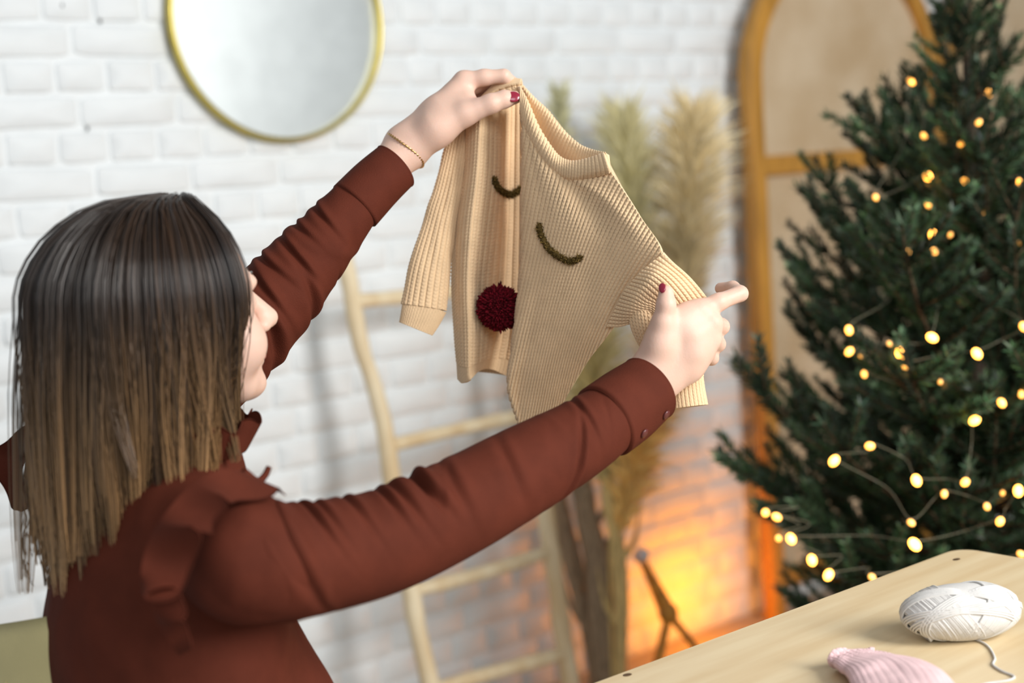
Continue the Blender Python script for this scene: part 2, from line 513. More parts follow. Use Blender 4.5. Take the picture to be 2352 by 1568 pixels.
def build_screen():
    Y0 = WALL_Y - 0.10
    x0 = float(ray_plane(1716, 300, 1, Y0)[0]); x1 = float(ray_plane(2152, 150, 1, Y0)[0])
    zr = float(ray_plane(1770, 380, 1, Y0)[2])
    z_sp = float(ray_plane(1716, 190, 1, Y0)[2])
    wd = x1 - x0
    root = empty('folding_screen', ((x0 + x1) / 2, Y0, 0))
    tag(root, 'arched honey wood screen with woven rattan panels behind the fir tree', 'screen')
    fw, fd = 0.056, 0.046
    for k in range(2):
        xa = x0 + k * (wd + 0.016); xb = xa + wd; cx = (xa + xb) / 2
        outer = wd / 2
        path = [np.array([xa + fw / 2, 0.0])] + [np.array([xa + fw / 2, z_sp * t]) for t in (0.25, 0.5, 0.75)]
        for a in np.linspace(np.pi, 0, 33):
            path.append(np.array([cx + (outer - fw / 2) * np.cos(a), z_sp + 0.40 * np.sin(a)]))
        path += [np.array([xb - fw / 2, z_sp * t]) for t in (0.75, 0.5, 0.25)] + [np.array([xb - fw / 2, 0.0])]
        path = np.array(path); t = np.gradient(path, axis=0); t /= np.linalg.norm(t, axis=1, keepdims=True)
        nrm = np.stack([-t[:, 1], t[:, 0]], 1)
        prof = [(-fw / 2, -fd / 2 + 0.006), (-fw / 2 + 0.006, -fd / 2), (fw / 2 - 0.006, -fd / 2), (fw / 2, -fd / 2 + 0.006), (fw / 2, fd / 2), (-fw / 2, fd / 2)]
        v = []; n = len(prof)
        for i in range(len(path)):
            for (a, y) in prof:
                q = path[i] + nrm[i] * a; v.append([q[0], Y0 + y, q[1]])
        f = []
        for i in range(len(path) - 1):
            for j in range(n):
                f.append((i * n + j, i * n + (j + 1) % n, (i + 1) * n + (j + 1) % n, (i + 1) * n + j))
        f.append(tuple(range(n))); f.append(tuple(range((len(path) - 1) * n, len(path) * n))[::-1])
        fr = obj('panel_frame', v, f, M_SCREEN, root, smooth=False)
        for zz in (zr, 0.12):
            bv, bf = box((cx, Y0 + 0.002, zz), (wd - 2 * fw + 0.004, 0.034, 0.058), None, 0.005)
            obj('cross_rail', bv, bf, M_SCREEN, fr, smooth=False)
        # woven sheets, slightly bowed, set behind the frame face
        def sheet(za, zb, arch):
            nx, nz = 14, 24; v = []
            for j in range(nz + 1):
                for i in range(nx + 1):
                    u = i / nx; x = xa + fw * 0.6 + (wd - fw * 1.2) * u
                    top = zb
                    if arch:
                        e = (x - cx) / (outer - fw * 0.5); top = zb + 0.375 * math.sqrt(max(0, 1 - min(1, e * e)))
                    z = za + (top - za) * j / nz
                    y = Y0 + 0.008 + 0.006 * math.sin(u * 3.14) * math.sin(j / nz * 3.14) + 0.0015 * math.sin(9 * u + 5 * z)
                    v.append([x, y, z])
            v = np.array(v); g = grid_faces(nz + 1, nx + 1)
            b = v + np.array([0, 0.003, 0]); m = len(v)
            obj('rattan_sheet', np.concatenate([v, b]), np.concatenate([g, g[:, ::-1] + m]), M_RATTAN, fr)
        sheet(zr + 0.02, z_sp, True); sheet(0.12, zr - 0.02, False)
        for zz in (0.4, 1.2):
            if k == 0:
                hv, hf = box((xb + 0.008, Y0 - 0.012, zz), (0.03, 0.012, 0.06), None, 0.002)
                obj('hinge', hv, hf, M_GOLD, fr, smooth=False)
build_screen()

# ------------------------------------------------------------------ table
def ply_mat():
    m = mat('pale_plywood', (0.74, 0.60, 0.38), 0.42, 0.4, color2=(0.66, 0.50, 0.29), scale=3.0, bump=0.06, bscale=50, stretch=(1.2, 14, 14), detail=6)
    return m
M_PLY = ply_mat()
M_KNOT = mat('dark_wood_knot', (0.10, 0.055, 0.025), 0.6, 0.3, 0.3, 60)
def build_table():
    C = ray_plane(2203, 1256, 2, TABLE_Z); A = ray_plane(1360, 1568, 2, TABLE_Z); B = ray_plane(2352, 1281, 2, TABLE_Z)
    da = A - C; la = np.linalg.norm(da); da /= la
    db = B - C; db /= np.linalg.norm(db)
    La, Lb, th = la + 0.10, 0.85, 0.028
    # rounded-corner outline in the (da, db) frame
    rad = 0.028; out = []
    for (u, v, a0) in ((0, 0, 0), (La, 0, 1), (La, Lb, 2), (0, Lb, 3)):
        for t in np.linspace(0, 1, 7):
            a = (a0 + t) * np.pi / 2 + np.pi
            cu = rad if u == 0 else La - rad; cv = rad if v == 0 else Lb - rad
            out.append((cu + rad * np.cos(a), cv + rad * np.sin(a)))
    n = len(out); c0 = C
    root = empty('wooden_table', C * np.array([1, 1, 0]) + (da * La / 2 + db * Lb / 2) * np.array([1, 1, 0]))
    tag(root, 'light plywood table top with a rounded corner carrying the white yarn', 'table')
    cen = C + da * La / 2 + db * Lb / 2
    Rz = np.array([da, db])
    v = []; f = []
    for (dz, ins) in ((-th, 0.0), (-0.002, 0.0), (0, 0.002)):
        for (u, w) in out:
            uu = u + (ins if u < La / 2 else -ins); ww = w + (ins if w < Lb / 2 else -ins)
            v.append(c0 + da * uu + db * ww + np.array([0, 0, dz]))
    for k in range(2):
        for j in range(n): f.append((k * n + j, k * n + (j + 1) % n, (k + 1) * n + (j + 1) % n, (k + 1) * n + j))
    f.append(tuple(range(2 * n, 3 * n))); f.append(tuple(range(n))[::-1])
    if np.cross(da, db)[2] < 0: f = [q[::-1] for q in f]
    top = bpy.data.objects.new('tabletop', None)
    # local x axis runs along the long edge so that the grain follows it
    ang = math.atan2(da[1], da[0])
    vv = np.array(v) - cen; ca, sa = math.cos(-ang), math.sin(-ang)
    vv = np.stack([vv[:, 0] * ca - vv[:, 1] * sa, vv[:, 0] * sa + vv[:, 1] * ca, vv[:, 2]], 1)
    bpy.data.objects.remove(top)
    top = bpy.data.objects.new('tabletop', make_mesh('tabletop', vv, f, M_PLY, smooth=False)); COL.objects.link(top)
    top.parent = root; top.location = Vector(cen) - root.location; top.rotation_euler = (0, 0, ang)
    for (px, py, sx, sy) in ((2197, 1284, 0.0065, 0.004), (1441, 1549, 0.0055, 0.0042)):
        c = ray_plane(px, py, 2, TABLE_Z + 0.0002)
        ax = np.array([da, np.cross([0, 0, 1], da), [0, 0, 1]])
        kv, kf = ellipsoid(c, (sx, sy, 0.0004), ax, 14, 6)
        obj('knot', kv, kf, M_KNOT, root)
    for (u, w) in ((0.09, 0.09), (La - 0.09, 0.09), (0.09, Lb - 0.09), (La - 0.09, Lb - 0.09)):
        q = c0 + da * u + db * w
        lv, lf = box((q[0], q[1], (TABLE_Z - th) / 2), (0.055, 0.055, TABLE_Z - th), np.array([da, np.cross([0, 0, 1], da), [0, 0, 1]]), 0.004)
        obj('leg', lv, lf, M_PLY, root, smooth=False)
    return da, db
TDA, TDB = build_table()

# ------------------------------------------------------------------ warm lamp on the floor and the stick stand
M_AMBER = mat('amber_backlit_wood', (0.66, 0.29, 0.04), 0.45, 0.4, 0.3, 14, 0.1, 80, (4, 4, 1))  # glow of backlight through the stick stand is put into this base colour
M_BALL = mat('clear_grey_glass', (0.72, 0.72, 0.74), 0.15, 0.7, metal=0.4)
def build_glow():
    base = P(1705, 1560, 4.05); base[2] = 0.0
    root = empty('glowing_floor_lamp', base)
    tag(root, 'small warm lamp glowing on the floor behind the table by the brick wall', 'lamp')
    v, f = tube([base + np.array([0, 0, 0.0]), base + np.array([0, 0, 0.012])], 0.05, 24); obj('lamp_base', v, f, M_AMBER, root, smooth=False)
    m = mat('glowing_shade', (1, 0.55, 0.12), 0.6, 0.2, emit=(1.0, 0.42, 0.04), emit_s=9.0)
    v, f = ellipsoid(base + np.array([0, 0, 0.028]), (0.028, 0.028, 0.018), None, 24, 14); obj('lamp_globe', v, f, m, root)
    l = bpy.data.lights.new('lamp_light', 'POINT'); l.energy = 5.0; l.color = (1.0, 0.29, 0.0); l.shadow_soft_size = 0.05
    lo = bpy.data.objects.new('lamp_light', l); COL.objects.link(lo); lo.parent = root; lo.location = (0.0, 0.04, 0.15)
build_glow()
def build_stand():
    dd = 3.55
    a = P(1476, 1288, dd + 0.1); hub = P(1535, 1408, dd); 
    f1 = P(1518, 1500, dd - 0.02); f2 = P(1600, 1490, dd + 0.03); f3 = P(1660, 1385, dd + 0.25)
    root = empty('stick_stand', hub * np.array([1, 1, 0]))
    tag(root, 'slim amber wooden stick stand topped with a glass ball by the floor lamp', 'stand')
    def stick(name, p, q, r0, r1):
        v, f = tube(np.array([p + (q - p) * t for t in np.linspace(0, 1, 8)]), np.linspace(r0, r1, 8), 10); obj(name, v, f, M_AMBER, root)
    stick('stick', a, hub, 0.010, 0.022)
    def to_floor(p, q):
        d = q - p; return p + d * ((p[2] - 0.004) / max(1e-3, p[2] - q[2]))
    for q in (f1, f2):
        e = to_floor(hub, q); stick('leg', hub, e, 0.011, 0.006)
    back = to_floor(hub, hub + np.array([0.05, 0.10, -0.14])); stick('leg', hub, back, 0.009, 0.006)
    v, f = ellipsoid(hub, (0.026, 0.024, 0.028), None, 14, 10); obj('hub', v, f, M_AMBER, root)
    v, f = ellipsoid(P(1474, 1276, dd + 0.1), (0.021,) * 3, None, 18, 12); obj('glass_ball', v, f, M_BALL, root)
build_stand()

# ------------------------------------------------------------------ dried pampas grass
M_PLUME = mat('pampas_fluff', (0.92, 0.84, 0.66), 0.8, 0.1, attr='tint', vary=0.1, scale=30)
M_STALK = mat('dry_straw_stalk', (0.68, 0.50, 0.21), 0.6, 0.3, 0.3, 20, 0.2, 80, (8, 8, 1))
M_BARK = mat('dark_dry_sheath', (0.31, 0.225, 0.145), 0.8, 0.2, 0.4, 25, 0.5, 80, (8, 8, 1))
def build_pampas():
    specs = [  # tip px, plume base px, depth, width px, count, tint, label
        ((1283, 205), (1300, 560), 3.62, 62, 600, (0.72, 0.76, 0.62), 'narrow grey green pampas plume rising behind the jumper collar'),
        ((1425, 250), (1490, 760), 3.70, 140, 1500, (0.95, 0.96, 0.76), 'tall greenish pampas plume just beside the jumper shoulder'),
        ((1597, 235), (1565, 720), 3.66, 165, 1700, (1.05, 0.98, 0.80), 'broad beige pampas plume nearest to the rattan screen'),
        ((1345, 700), (1400, 1130), 3.55, 150, 1400, (0.86, 0.80, 0.52), 'low olive pampas plume seen under the raised jumper'),
        ((1570, 640), (1455, 1090), 3.60, 140, 1400, (1.05, 0.92, 0.70), 'drooping beige pampas plume behind the hand with the sleeve'),
        ((1500, 900), (1420, 1230), 3.50, 110, 900, (1.1, 0.85, 0.42), 'short golden pampas plume under the sleeve cuff'),
    ]
    for n, (tip, bse, d, wpx, cnt, tint, lab) in enumerate(specs):
        T = P(*tip, d); Bp = P(*bse, d)
        foot = P(1395 + 9 * (n - 2), 1540, d - 0.03); foot[2] = 0.004
        root = empty('pampas_stem', foot); tag(root, lab, 'dried grass', 'dried pampas stems against the brick wall')
        mid = P(1392 + 8 * (n - 2), 1330, d - 0.01)
        st = spline(np.array([foot, mid, Bp, Bp * 0.4 + T * 0.6]), 40)
        v, f = tube(st, np.linspace(0.0055, 0.0022, 40), 7); obj('stalk', v, f, M_STALK, root)
        ax = T - Bp; L = np.linalg.norm(ax); ax /= L
        s1 = np.cross(ax, V(0, 0, 1)); s1 /= np.linalg.norm(s1); s2 = np.cross(ax, s1)
        hw = wpx / F_ * d * 0.5
        vs, fs, cs = [], [], []; r = np.random.default_rng(100 + n); k0 = 0
        for i in range(cnt):
            t = r.uniform(0.0, 0.97) ** 0.9
            th = r.uniform(0, 2 * np.pi); o = s1 * np.cos(th) + s2 * np.sin(th)
            env = hw * (0.35 + 1.1 * np.sin(np.pi * min(1, (1 - t) * 0.9 + 0.08)) ** 0.7) * r.uniform(0.5, 1.25)
            p0 = Bp + ax * L * t * 0.97
            ln = L * r.uniform(0.10, 0.2)
            p1 = p0 + ax * ln * 0.55 + o * env * 0.6
            p2 = p0 + ax * ln + o * env + np.array([0, 0, -0.012]) * r.uniform(0, 1.5)
            w = r.uniform(0.0009, 0.0022) * 1.5
            sd = np.cross(p2 - p0, r.normal(size=3)); sd /= np.linalg.norm(sd)
            vs += [p0 - sd * w * 0.5, p0 + sd * w * 0.5, p1 - sd * w, p1 + sd * w, p2]
            fs += [(k0, k0 + 1, k0 + 3), (k0, k0 + 3, k0 + 2), (k0 + 2, k0 + 3, k0 + 4)]
            c = np.array(tint) * r.uniform(0.75, 1.2); cs += [c] * 5; k0 += 5
        obj('plume', vs, np.array(fs), M_PLUME, root, colors=np.array(cs), kind='stuff')
    for (pts, r0, r1, d, lab) in ((((1402, 1545), (1388, 1420), (1372, 1290), (1348, 1190), (1335, 1080)), 0.044, 0.028, 3.58, 'thick dark brown dried stalk standing among the pampas stems'),
                              (((1372, 1545), (1350, 1430), (1318, 1300), (1290, 1190), (1268, 1090)), 0.022, 0.026, 3.64, 'slanting brown dried stalk next to the ladder'),
                              (((1425, 1540), (1428, 1420), (1422, 1300), (1405, 1180), (1392, 1090)), 0.016, 0.020, 3.52, 'straw yellow dried stalk at the lamp side of the bundle')):
        pp = spline(np.array([P(x, y, d) for x, y in pts]), 40); pp[0, 2] = 0.003
        root = empty('dried_stalk', pp[0]); tag(root, lab, 'dried stalk')
        m = M_STALK if 'yellow' in lab else M_BARK
        rr = np.linspace(r0, r1, 40) * (1 + 0.12 * wob(pp, 6, 5)); rr[-6:] *= np.linspace(1, 0.4, 6)
        v, f = tube(pp, rr, 14); obj('stalk', v, f, m, root)
        for k in range(5):
            a = pp[8 + 6 * k]; o = V(*(rng.normal(size=3) * [1, 0.2, 1])); o /= np.linalg.norm(o)
            q = spline(np.array([a, a + o * 0.05 + np.array([0, 0, 0.07]), a + o * 0.07 + np.array([0, 0, 0.17])]), 10)
            v, f = tube(q, np.linspace(0.012, 0.001, 10), 5); obj('sheath_leaf', v, f, m, root)
build_pampas()

# ------------------------------------------------------------------ fir tree with fairy lights
M_NEEDLE = mat('fir_needles', (0.042, 0.070, 0.036), 0.5, 0.35, attr='tint', vary=0.15, scale=14)
M_TWIG = mat('fir_bark', (0.13, 0.085, 0.05), 0.8, 0.2, 0.3, 40)
M_TRUNK = mat('fir_trunk_bark', (0.11, 0.08, 0.06), 0.85, 0.2, 0.4, 25, 0.6, 60, (6, 6, 1))
TREE_D = 2.85
TREE = P(2262, 1500, TREE_D); TREE[2] = 0.0
ENV_Z = np.array([0.20, 0.41, 0.53, 0.73, 0.844, 1.005, 1.105, 1.289, 1.358, 1.50, 1.60, 1.72]) + 0.12
ENV_R = np.array([0.40, 0.45, 0.51, 0.50, 0.45, 0.385, 0.295, 0.225, 0.175, 0.10, 0.075, 0.03])

def needles_on(path, step, length, width, r, V0, F0, C0, tint):
    """Blade needles around a stem path, swept forward."""
    seg = np.linalg.norm(np.diff(path, axis=0), axis=1); L = seg.sum()
    n = max(4, int(L / step)); p = spline(path, n) if len(path) > 2 else path
    t, A, B = frames(p)
    th = r.uniform(0, 2 * np.pi, n); out = np.cos(th)[:, None] * A + np.sin(th)[:, None] * B
    fwd = r.uniform(0.6, 1.15, n)[:, None]
    ln = length * r.uniform(0.75, 1.15, n) * np.linspace(1.05, 0.7, n)
    d = out + t * fwd + np.array([0, 0, 0.18]); d /= np.linalg.norm(d, axis=1, keepdims=True)
    sd = np.cross(d, t); sd /= np.linalg.norm(sd, axis=1, keepdims=True) + 1e-9
    w = width * r.uniform(0.8, 1.2, n)[:, None]
    a = p - sd * w * 0.5; b = p + sd * w * 0.5
    m0 = p + d * (ln * 0.6)[:, None] - sd * w * 0.6; m1 = p + d * (ln * 0.6)[:, None] + sd * w * 0.6
    e = p + d * ln[:, None]
    k = sum(len(q) for q in V0)
    V0.append(np.stack([a, b, m0, m1, e], 1).reshape(-1, 3))
    i = k + 5 * np.arange(n)[:, None]
    F0.append(np.concatenate([np.concatenate([i, i + 1, i + 3], 1), np.concatenate([i, i + 3, i + 2], 1), np.concatenate([i + 2, i + 3, i + 4], 1)]))
    c = np.array(tint)[None] * r.uniform(0.7, 1.35, (n, 1)) * (1 + 0.12 * r.normal(size=(n, 3)))
    C0.append(np.repeat(np.clip(c, 0.1, 3), 5, 0))

def branch_proto(L, seed):
    r = np.random.default_rng(seed)
    wood = MB(); NV, NF, NC = [], [], []
    s = np.linspace(0, 1, 12)
    main = np.stack([L * (s - 0.08 * s ** 2), 0.02 * L * np.sin(3 * s + seed), L * (0.02 * s + 0.30 * s ** 2.2)], 1)
    wood.add(*tube(main, np.linspace(0.004 + 0.004 * L, 0.0016, 12), 5))
    needles_on(main[3:], 0.0008, 0.026, 0.0026, r, NV, NF, NC, (1, 1, 1))
    nt = max(3, int(L / 0.050))
    for i in range(nt):
        t = 0.22 + 0.74 * (i + r.uniform(-0.2, 0.2)) / nt
        side = 1 if i % 2 else -1
        p0 = spline(main, 101)[int(np.clip(t, 0, 1) * 100)]
        ln = (0.055 + 0.34 * L * (1 - t) ** 0.8) * r.uniform(0.8, 1.2)
        ang = math.radians(r.uniform(35, 58)); up = r.uniform(0.05, 0.55)
        d = np.array([math.cos(ang), side * math.sin(ang), up]); d /= np.linalg.norm(d)
        u = np.linspace(0, 1, 6)[:, None]
        tw = p0 + d * ln * u + np.array([0.10 * ln, 0, 0.20 * ln]) * u ** 2
        wood.add(*tube(tw, np.linspace(0.0026, 0.0012, 6), 4))
        tint = [(1, 1, 1), (0.75, 0.8, 0.7), (1.6, 1.7, 1.4), (2.5, 2.7, 2.5)][int(r.choice(4, p=(0.34, 0.2, 0.24, 0.22)))]
        needles_on(tw, 0.0007, 0.0245, 0.0026, r, NV, NF, NC, tint)
        if ln > 0.15:
            for sg in (-1, 1):
                q0 = p0 + d * ln * 0.55; dd = d + np.array([0.1, sg * 0.6, 0.25]) ; dd /= np.linalg.norm(dd)
                t2 = q0 + dd * ln * 0.42 * np.linspace(0, 1, 4)[:, None]
                wood.add(*tube(t2, np.linspace(0.0018, 0.001, 4), 4))
                needles_on(t2, 0.0008, 0.022, 0.0026, r, NV, NF, NC, tint)
    wm = make_mesh('branch', np.concatenate(wood.v), wood.f, M_TWIG)
    nm = make_mesh('needles', np.concatenate(NV), np.concatenate(NF), M_NEEDLE, smooth=False, colors=np.concatenate(NC))
    return wm, nm

def build_tree():
    root = empty('fir_tree', TREE)
    tag(root, 'dark green fir tree decorated with warm fairy lights beside the rattan screen', 'tree')
    trunk = np.array([TREE + np.array([0, 0, z]) for z in np.linspace(0.04, 1.80, 24)])
    trunk[:, :2] += 0.004 * np.stack([wob(trunk, 2, 1), wob(trunk, 2, 2)], 1)
    v, f = tube(trunk, np.linspace(0.036, 0.006, 24), 12); obj('trunk', v, f, M_TRUNK, root)
    v, f = tube([TREE + np.array([0, 0, 0.0]), TREE + np.array([0, 0, 0.10]), TREE + np.array([0, 0, 0.13])], [0.15, 0.13, 0.05], 28)
    obj('tree_stand', v, f, M_AMBER, root, smooth=False)
    protos = {}
    for L in (0.13, 0.22, 0.33, 0.44):
        protos[L] = [branch_proto(L, int(L * 1000) + k) for k in range(3)]
    r = np.random.default_rng(11)
    z = 0.30; k = 0
    while z < 1.76:
        nb = 8 if z < 1.2 else (6 if z < 1.35 else (4 if z < 1.5 else 3))
        for j in range(nb):
            az = 2 * np.pi * (j + 0.5 * (k % 2)) / nb + r.normal() * 0.16 + 0.4 * k
            e0 = math.radians(6 + 34 * (z / 1.7) ** 1.5 + r.normal() * 5)
            Rm = np.interp(z + 0.12, ENV_Z, ENV_R) * r.uniform(0.80, 1.06)
            L0 = max(0.08, Rm / (0.92 * math.cos(e0) - 0.3 * math.sin(e0) * 0.5 + 0.0))
            key = min(protos, key=lambda q: abs(q - L0))
            wm, nm = protos[key][int(r.integers(3))]
            o = bpy.data.objects.new('branch', wm); COL.objects.link(o); o.parent = root
            n = bpy.data.objects.new('needles', nm); COL.objects.link(n); n.parent = o; n['kind'] = 'stuff'
            o.location = (0, 0, z + r.normal() * 0.012)
            o.rotation_euler = (r.normal() * 0.25, -e0, az)
            s = L0 / key; o.scale = (s, s * r.uniform(0.9, 1.1), s)
        k += 1; z += 0.075 if z < 1.2 else 0.07
    NV, NF, NC = [], [], []
    lead = np.array([TREE + np.array([0, 0, q]) for q in np.linspace(1.40, 1.94, 10)])
    needles_on(lead, 0.0005, 0.022, 0.0022, r, NV, NF, NC, (1, 1, 1))
    top = obj('leader', *tube(lead, np.linspace(0.006, 0.002, 10), 6), M_TWIG, root)
    obj('needles', np.concatenate(NV), np.concatenate(NF), M_NEEDLE, top, smooth=False, colors=np.concatenate(NC), kind='stuff')
build_tree()

BULBS = [(2093, 187, 3), (2271, 215, 3), (2248, 281, 2), (2122, 312, 2), (2208, 330, 2), (2131, 405, 4), (2215, 417, 3), (2344, 418, 3), (2012, 453, 2),
         (2132, 470, 2), (2258, 491, 1), (2144, 540, 4), (2183, 539, 1), (2085, 577, 2), (2146, 577, 2), (2340, 560, 1), (1950, 758, 3), (2043, 789, 1),
         (2141, 775, 4), (2069, 811, 5), (1951, 807, 3), (1974, 819, 1), (2244, 812, 4), (2080, 842, 2), (1985, 859, 2), (2089, 868, 1), (2160, 877, 1),
         (2301, 925, 3), (2239, 965, 4), (1998, 1024, 3), (1916, 1058, 4), (2105, 1103, 4), (2217, 1107, 3), (2169, 1134, 2), (2303, 1132, 1), (2339, 1127, 4),
         (2267, 1163, 2), (1758, 1177, 3), (1784, 1187, 3), (2297, 1197, 3), (2093, 1200, 2), (1788, 1236, 2), (1817, 1237, 4), (2101, 1250, 5),
         (1865, 1286, 4), (1903, 1320, 4), (2003, 1325, 2), (2345, 1272, 2), (2346, 905, 2), (2351, 750, 3)]
def build_lights():
    ms = {k: mat('warm_bulb', (1, 0.8, 0.4), 0.4, 0.3, emit=(1.0, 0.40, 0.05), emit_s=e) for k, e in ((1, 2.2), (2, 3.4), (3, 6.0), (4, 11.0), (5, 15.0))}
    mw = mat('clear_wire', (0.20, 0.19, 0.13), 0.3, 0.5)
    root = empty('fairy_light_string', TREE + np.array([0, 0, 0.9]))
    tag(root, 'string of small warm fairy lights wound around the fir tree', 'fairy lights')
    pts = []; r = np.random.default_rng(5)
    sizes = {1: 0.0036, 2: 0.0048, 3: 0.0060, 4: 0.0072, 5: 0.0082}
    bm = {k: make_mesh('bulb', *ellipsoid((0, 0, 0), (s, s, s * 1.35), None, 12, 8), ms[k]) for k, s in sizes.items()}
    for (px, py, k) in BULBS:
        d = TREE_D
        for _ in range(4):
            p = P(px, py, d)
            R = float(np.interp(p[2], ENV_Z, ENV_R)) * 0.97
            lat = (px - to_px(TREE + np.array([0, 0, p[2]]))[0]) / F_ * d
            d = TREE_D - 0.95 * math.sqrt(max(0.0, R * R - lat * lat)) - 0.055
        p = P(px, py, d + (0.03 if k == 1 else 0))
        pts.append(p)
        b = bpy.data.objects.new('bulb', bm[k]); COL.objects.link(b); b.parent = root; b.location = Vector(p) - root.location
        b.rotation_euler = (r.normal() * 0.6, r.normal() * 0.6, 0)
    order = sorted(range(len(pts)), key=lambda i: -pts[i][2])
    rows = [order[i:i + 5] for i in range(0, len(order), 5)]
    seq = []
    for i, row in enumerate(rows):
        row = sorted(row, key=lambda q: to_px(pts[q])[0] * (1 if i % 2 else -1)); seq += row
    way = []
    for a, b in zip(seq[:-1], seq[1:]):
        way.append(pts[a] + np.array([0, 0, 0.006]))
        mid = (pts[a] + pts[b]) / 2; c = TREE + np.array([0, 0, mid[2]])
        way.append(mid + (c - mid) * 0.12 + np.array([0, 0, -0.012 + r.normal() * 0.008]))
    way.append(pts[seq[-1]])
    v, f = tube(spline(np.array(way), len(way) * 6), 0.0007, 5); obj('wire', v, f, mw, root)
build_lights()

# ------------------------------------------------------------------ woman holding up the jumper
def skin_mat():
    m = mat('skin', (0.68, 0.455, 0.355), 0.48, 0.35, color2=(0.72, 0.48, 0.38), scale=26, bump=0.08, bscale=420, sss=0.25)
    return m
M_SKIN = skin_mat()
M_BLOUSE = mat('rust_brown_crepe', (0.094, 0.0205, 0.0105), 0.80, 0.12, 0.10, 30, 0.30, 700)
M_NAIL = mat('crimson_nail_varnish', (0.26, 0.012, 0.035), 0.22, 0.6, coat=0.4)
M_HAIR = mat('brown_hair', (1, 1, 1), 0.30, 0.75, attr='tint')
M_TROUSER = mat('dark_denim', (0.03, 0.035, 0.05), 0.8, 0.2, 0.3, 60)
M_SHOE = mat('black_shoe_leather', (0.02, 0.02, 0.02), 0.4, 0.4)
M_GOLDCHAIN = mat('fine_gold_chain', (0.75, 0.48, 0.20), 0.3, 0.5, metal=1.0)
M_EYEWHITE = mat('eye_white', (0.8, 0.78, 0.75), 0.2, 0.5)
M_IRIS = mat('dark_iris', (0.05, 0.03, 0.02), 0.2, 0.5)
M_LIP = mat('soft_lip', (0.55, 0.22, 0.19), 0.4, 0.4)

UP = np.array([0, 0, 1.0])
def horiz(v): v = np.array([v[0], v[1], 0.0]); return v / np.linalg.norm(v)
HF = horiz(V(0.765, 0, 0.645)); HR = np.cross(HF, UP)          # head: forward, her right
TF = horiz(V(0.78, 0, 0.62)); TR = np.cross(TF, UP)          # torso: forward, her right
HC = P(393, 705, 1.48); HS = 0.93
SR = P(575, 1285, 1.31); SL = P(185, 1085, 1.62)
MID = (SR + SL) / 2
NECK = MID + UP * 0.035 + TF * 0.005
def hl(f, r, u): return HC + HS * (HF * f + HR * r + UP * u)

# arm paths: px, py, depth, sleeve half width in px
R_ARM = [(455, 1290, 1.315, 80), (540, 1302, 1.300, 128), (630, 1292, 1.31, 137), (720, 1281, 1.335, 130), (880, 1243, 1.385, 121), (1040, 1170, 1.435, 114), (1200, 1082, 1.49, 104),
         (1330, 1008, 1.535, 90), (1412, 950, 1.562, 79)]
L_ARM = [(185, 1085, 1.62, 112), (330, 985, 1.655, 112), (480, 850, 1.69, 110), (600, 722, 1.715, 101), (700, 606, 1.738, 86), (775, 517, 1.755, 70), (822, 463, 1.765, 59)]

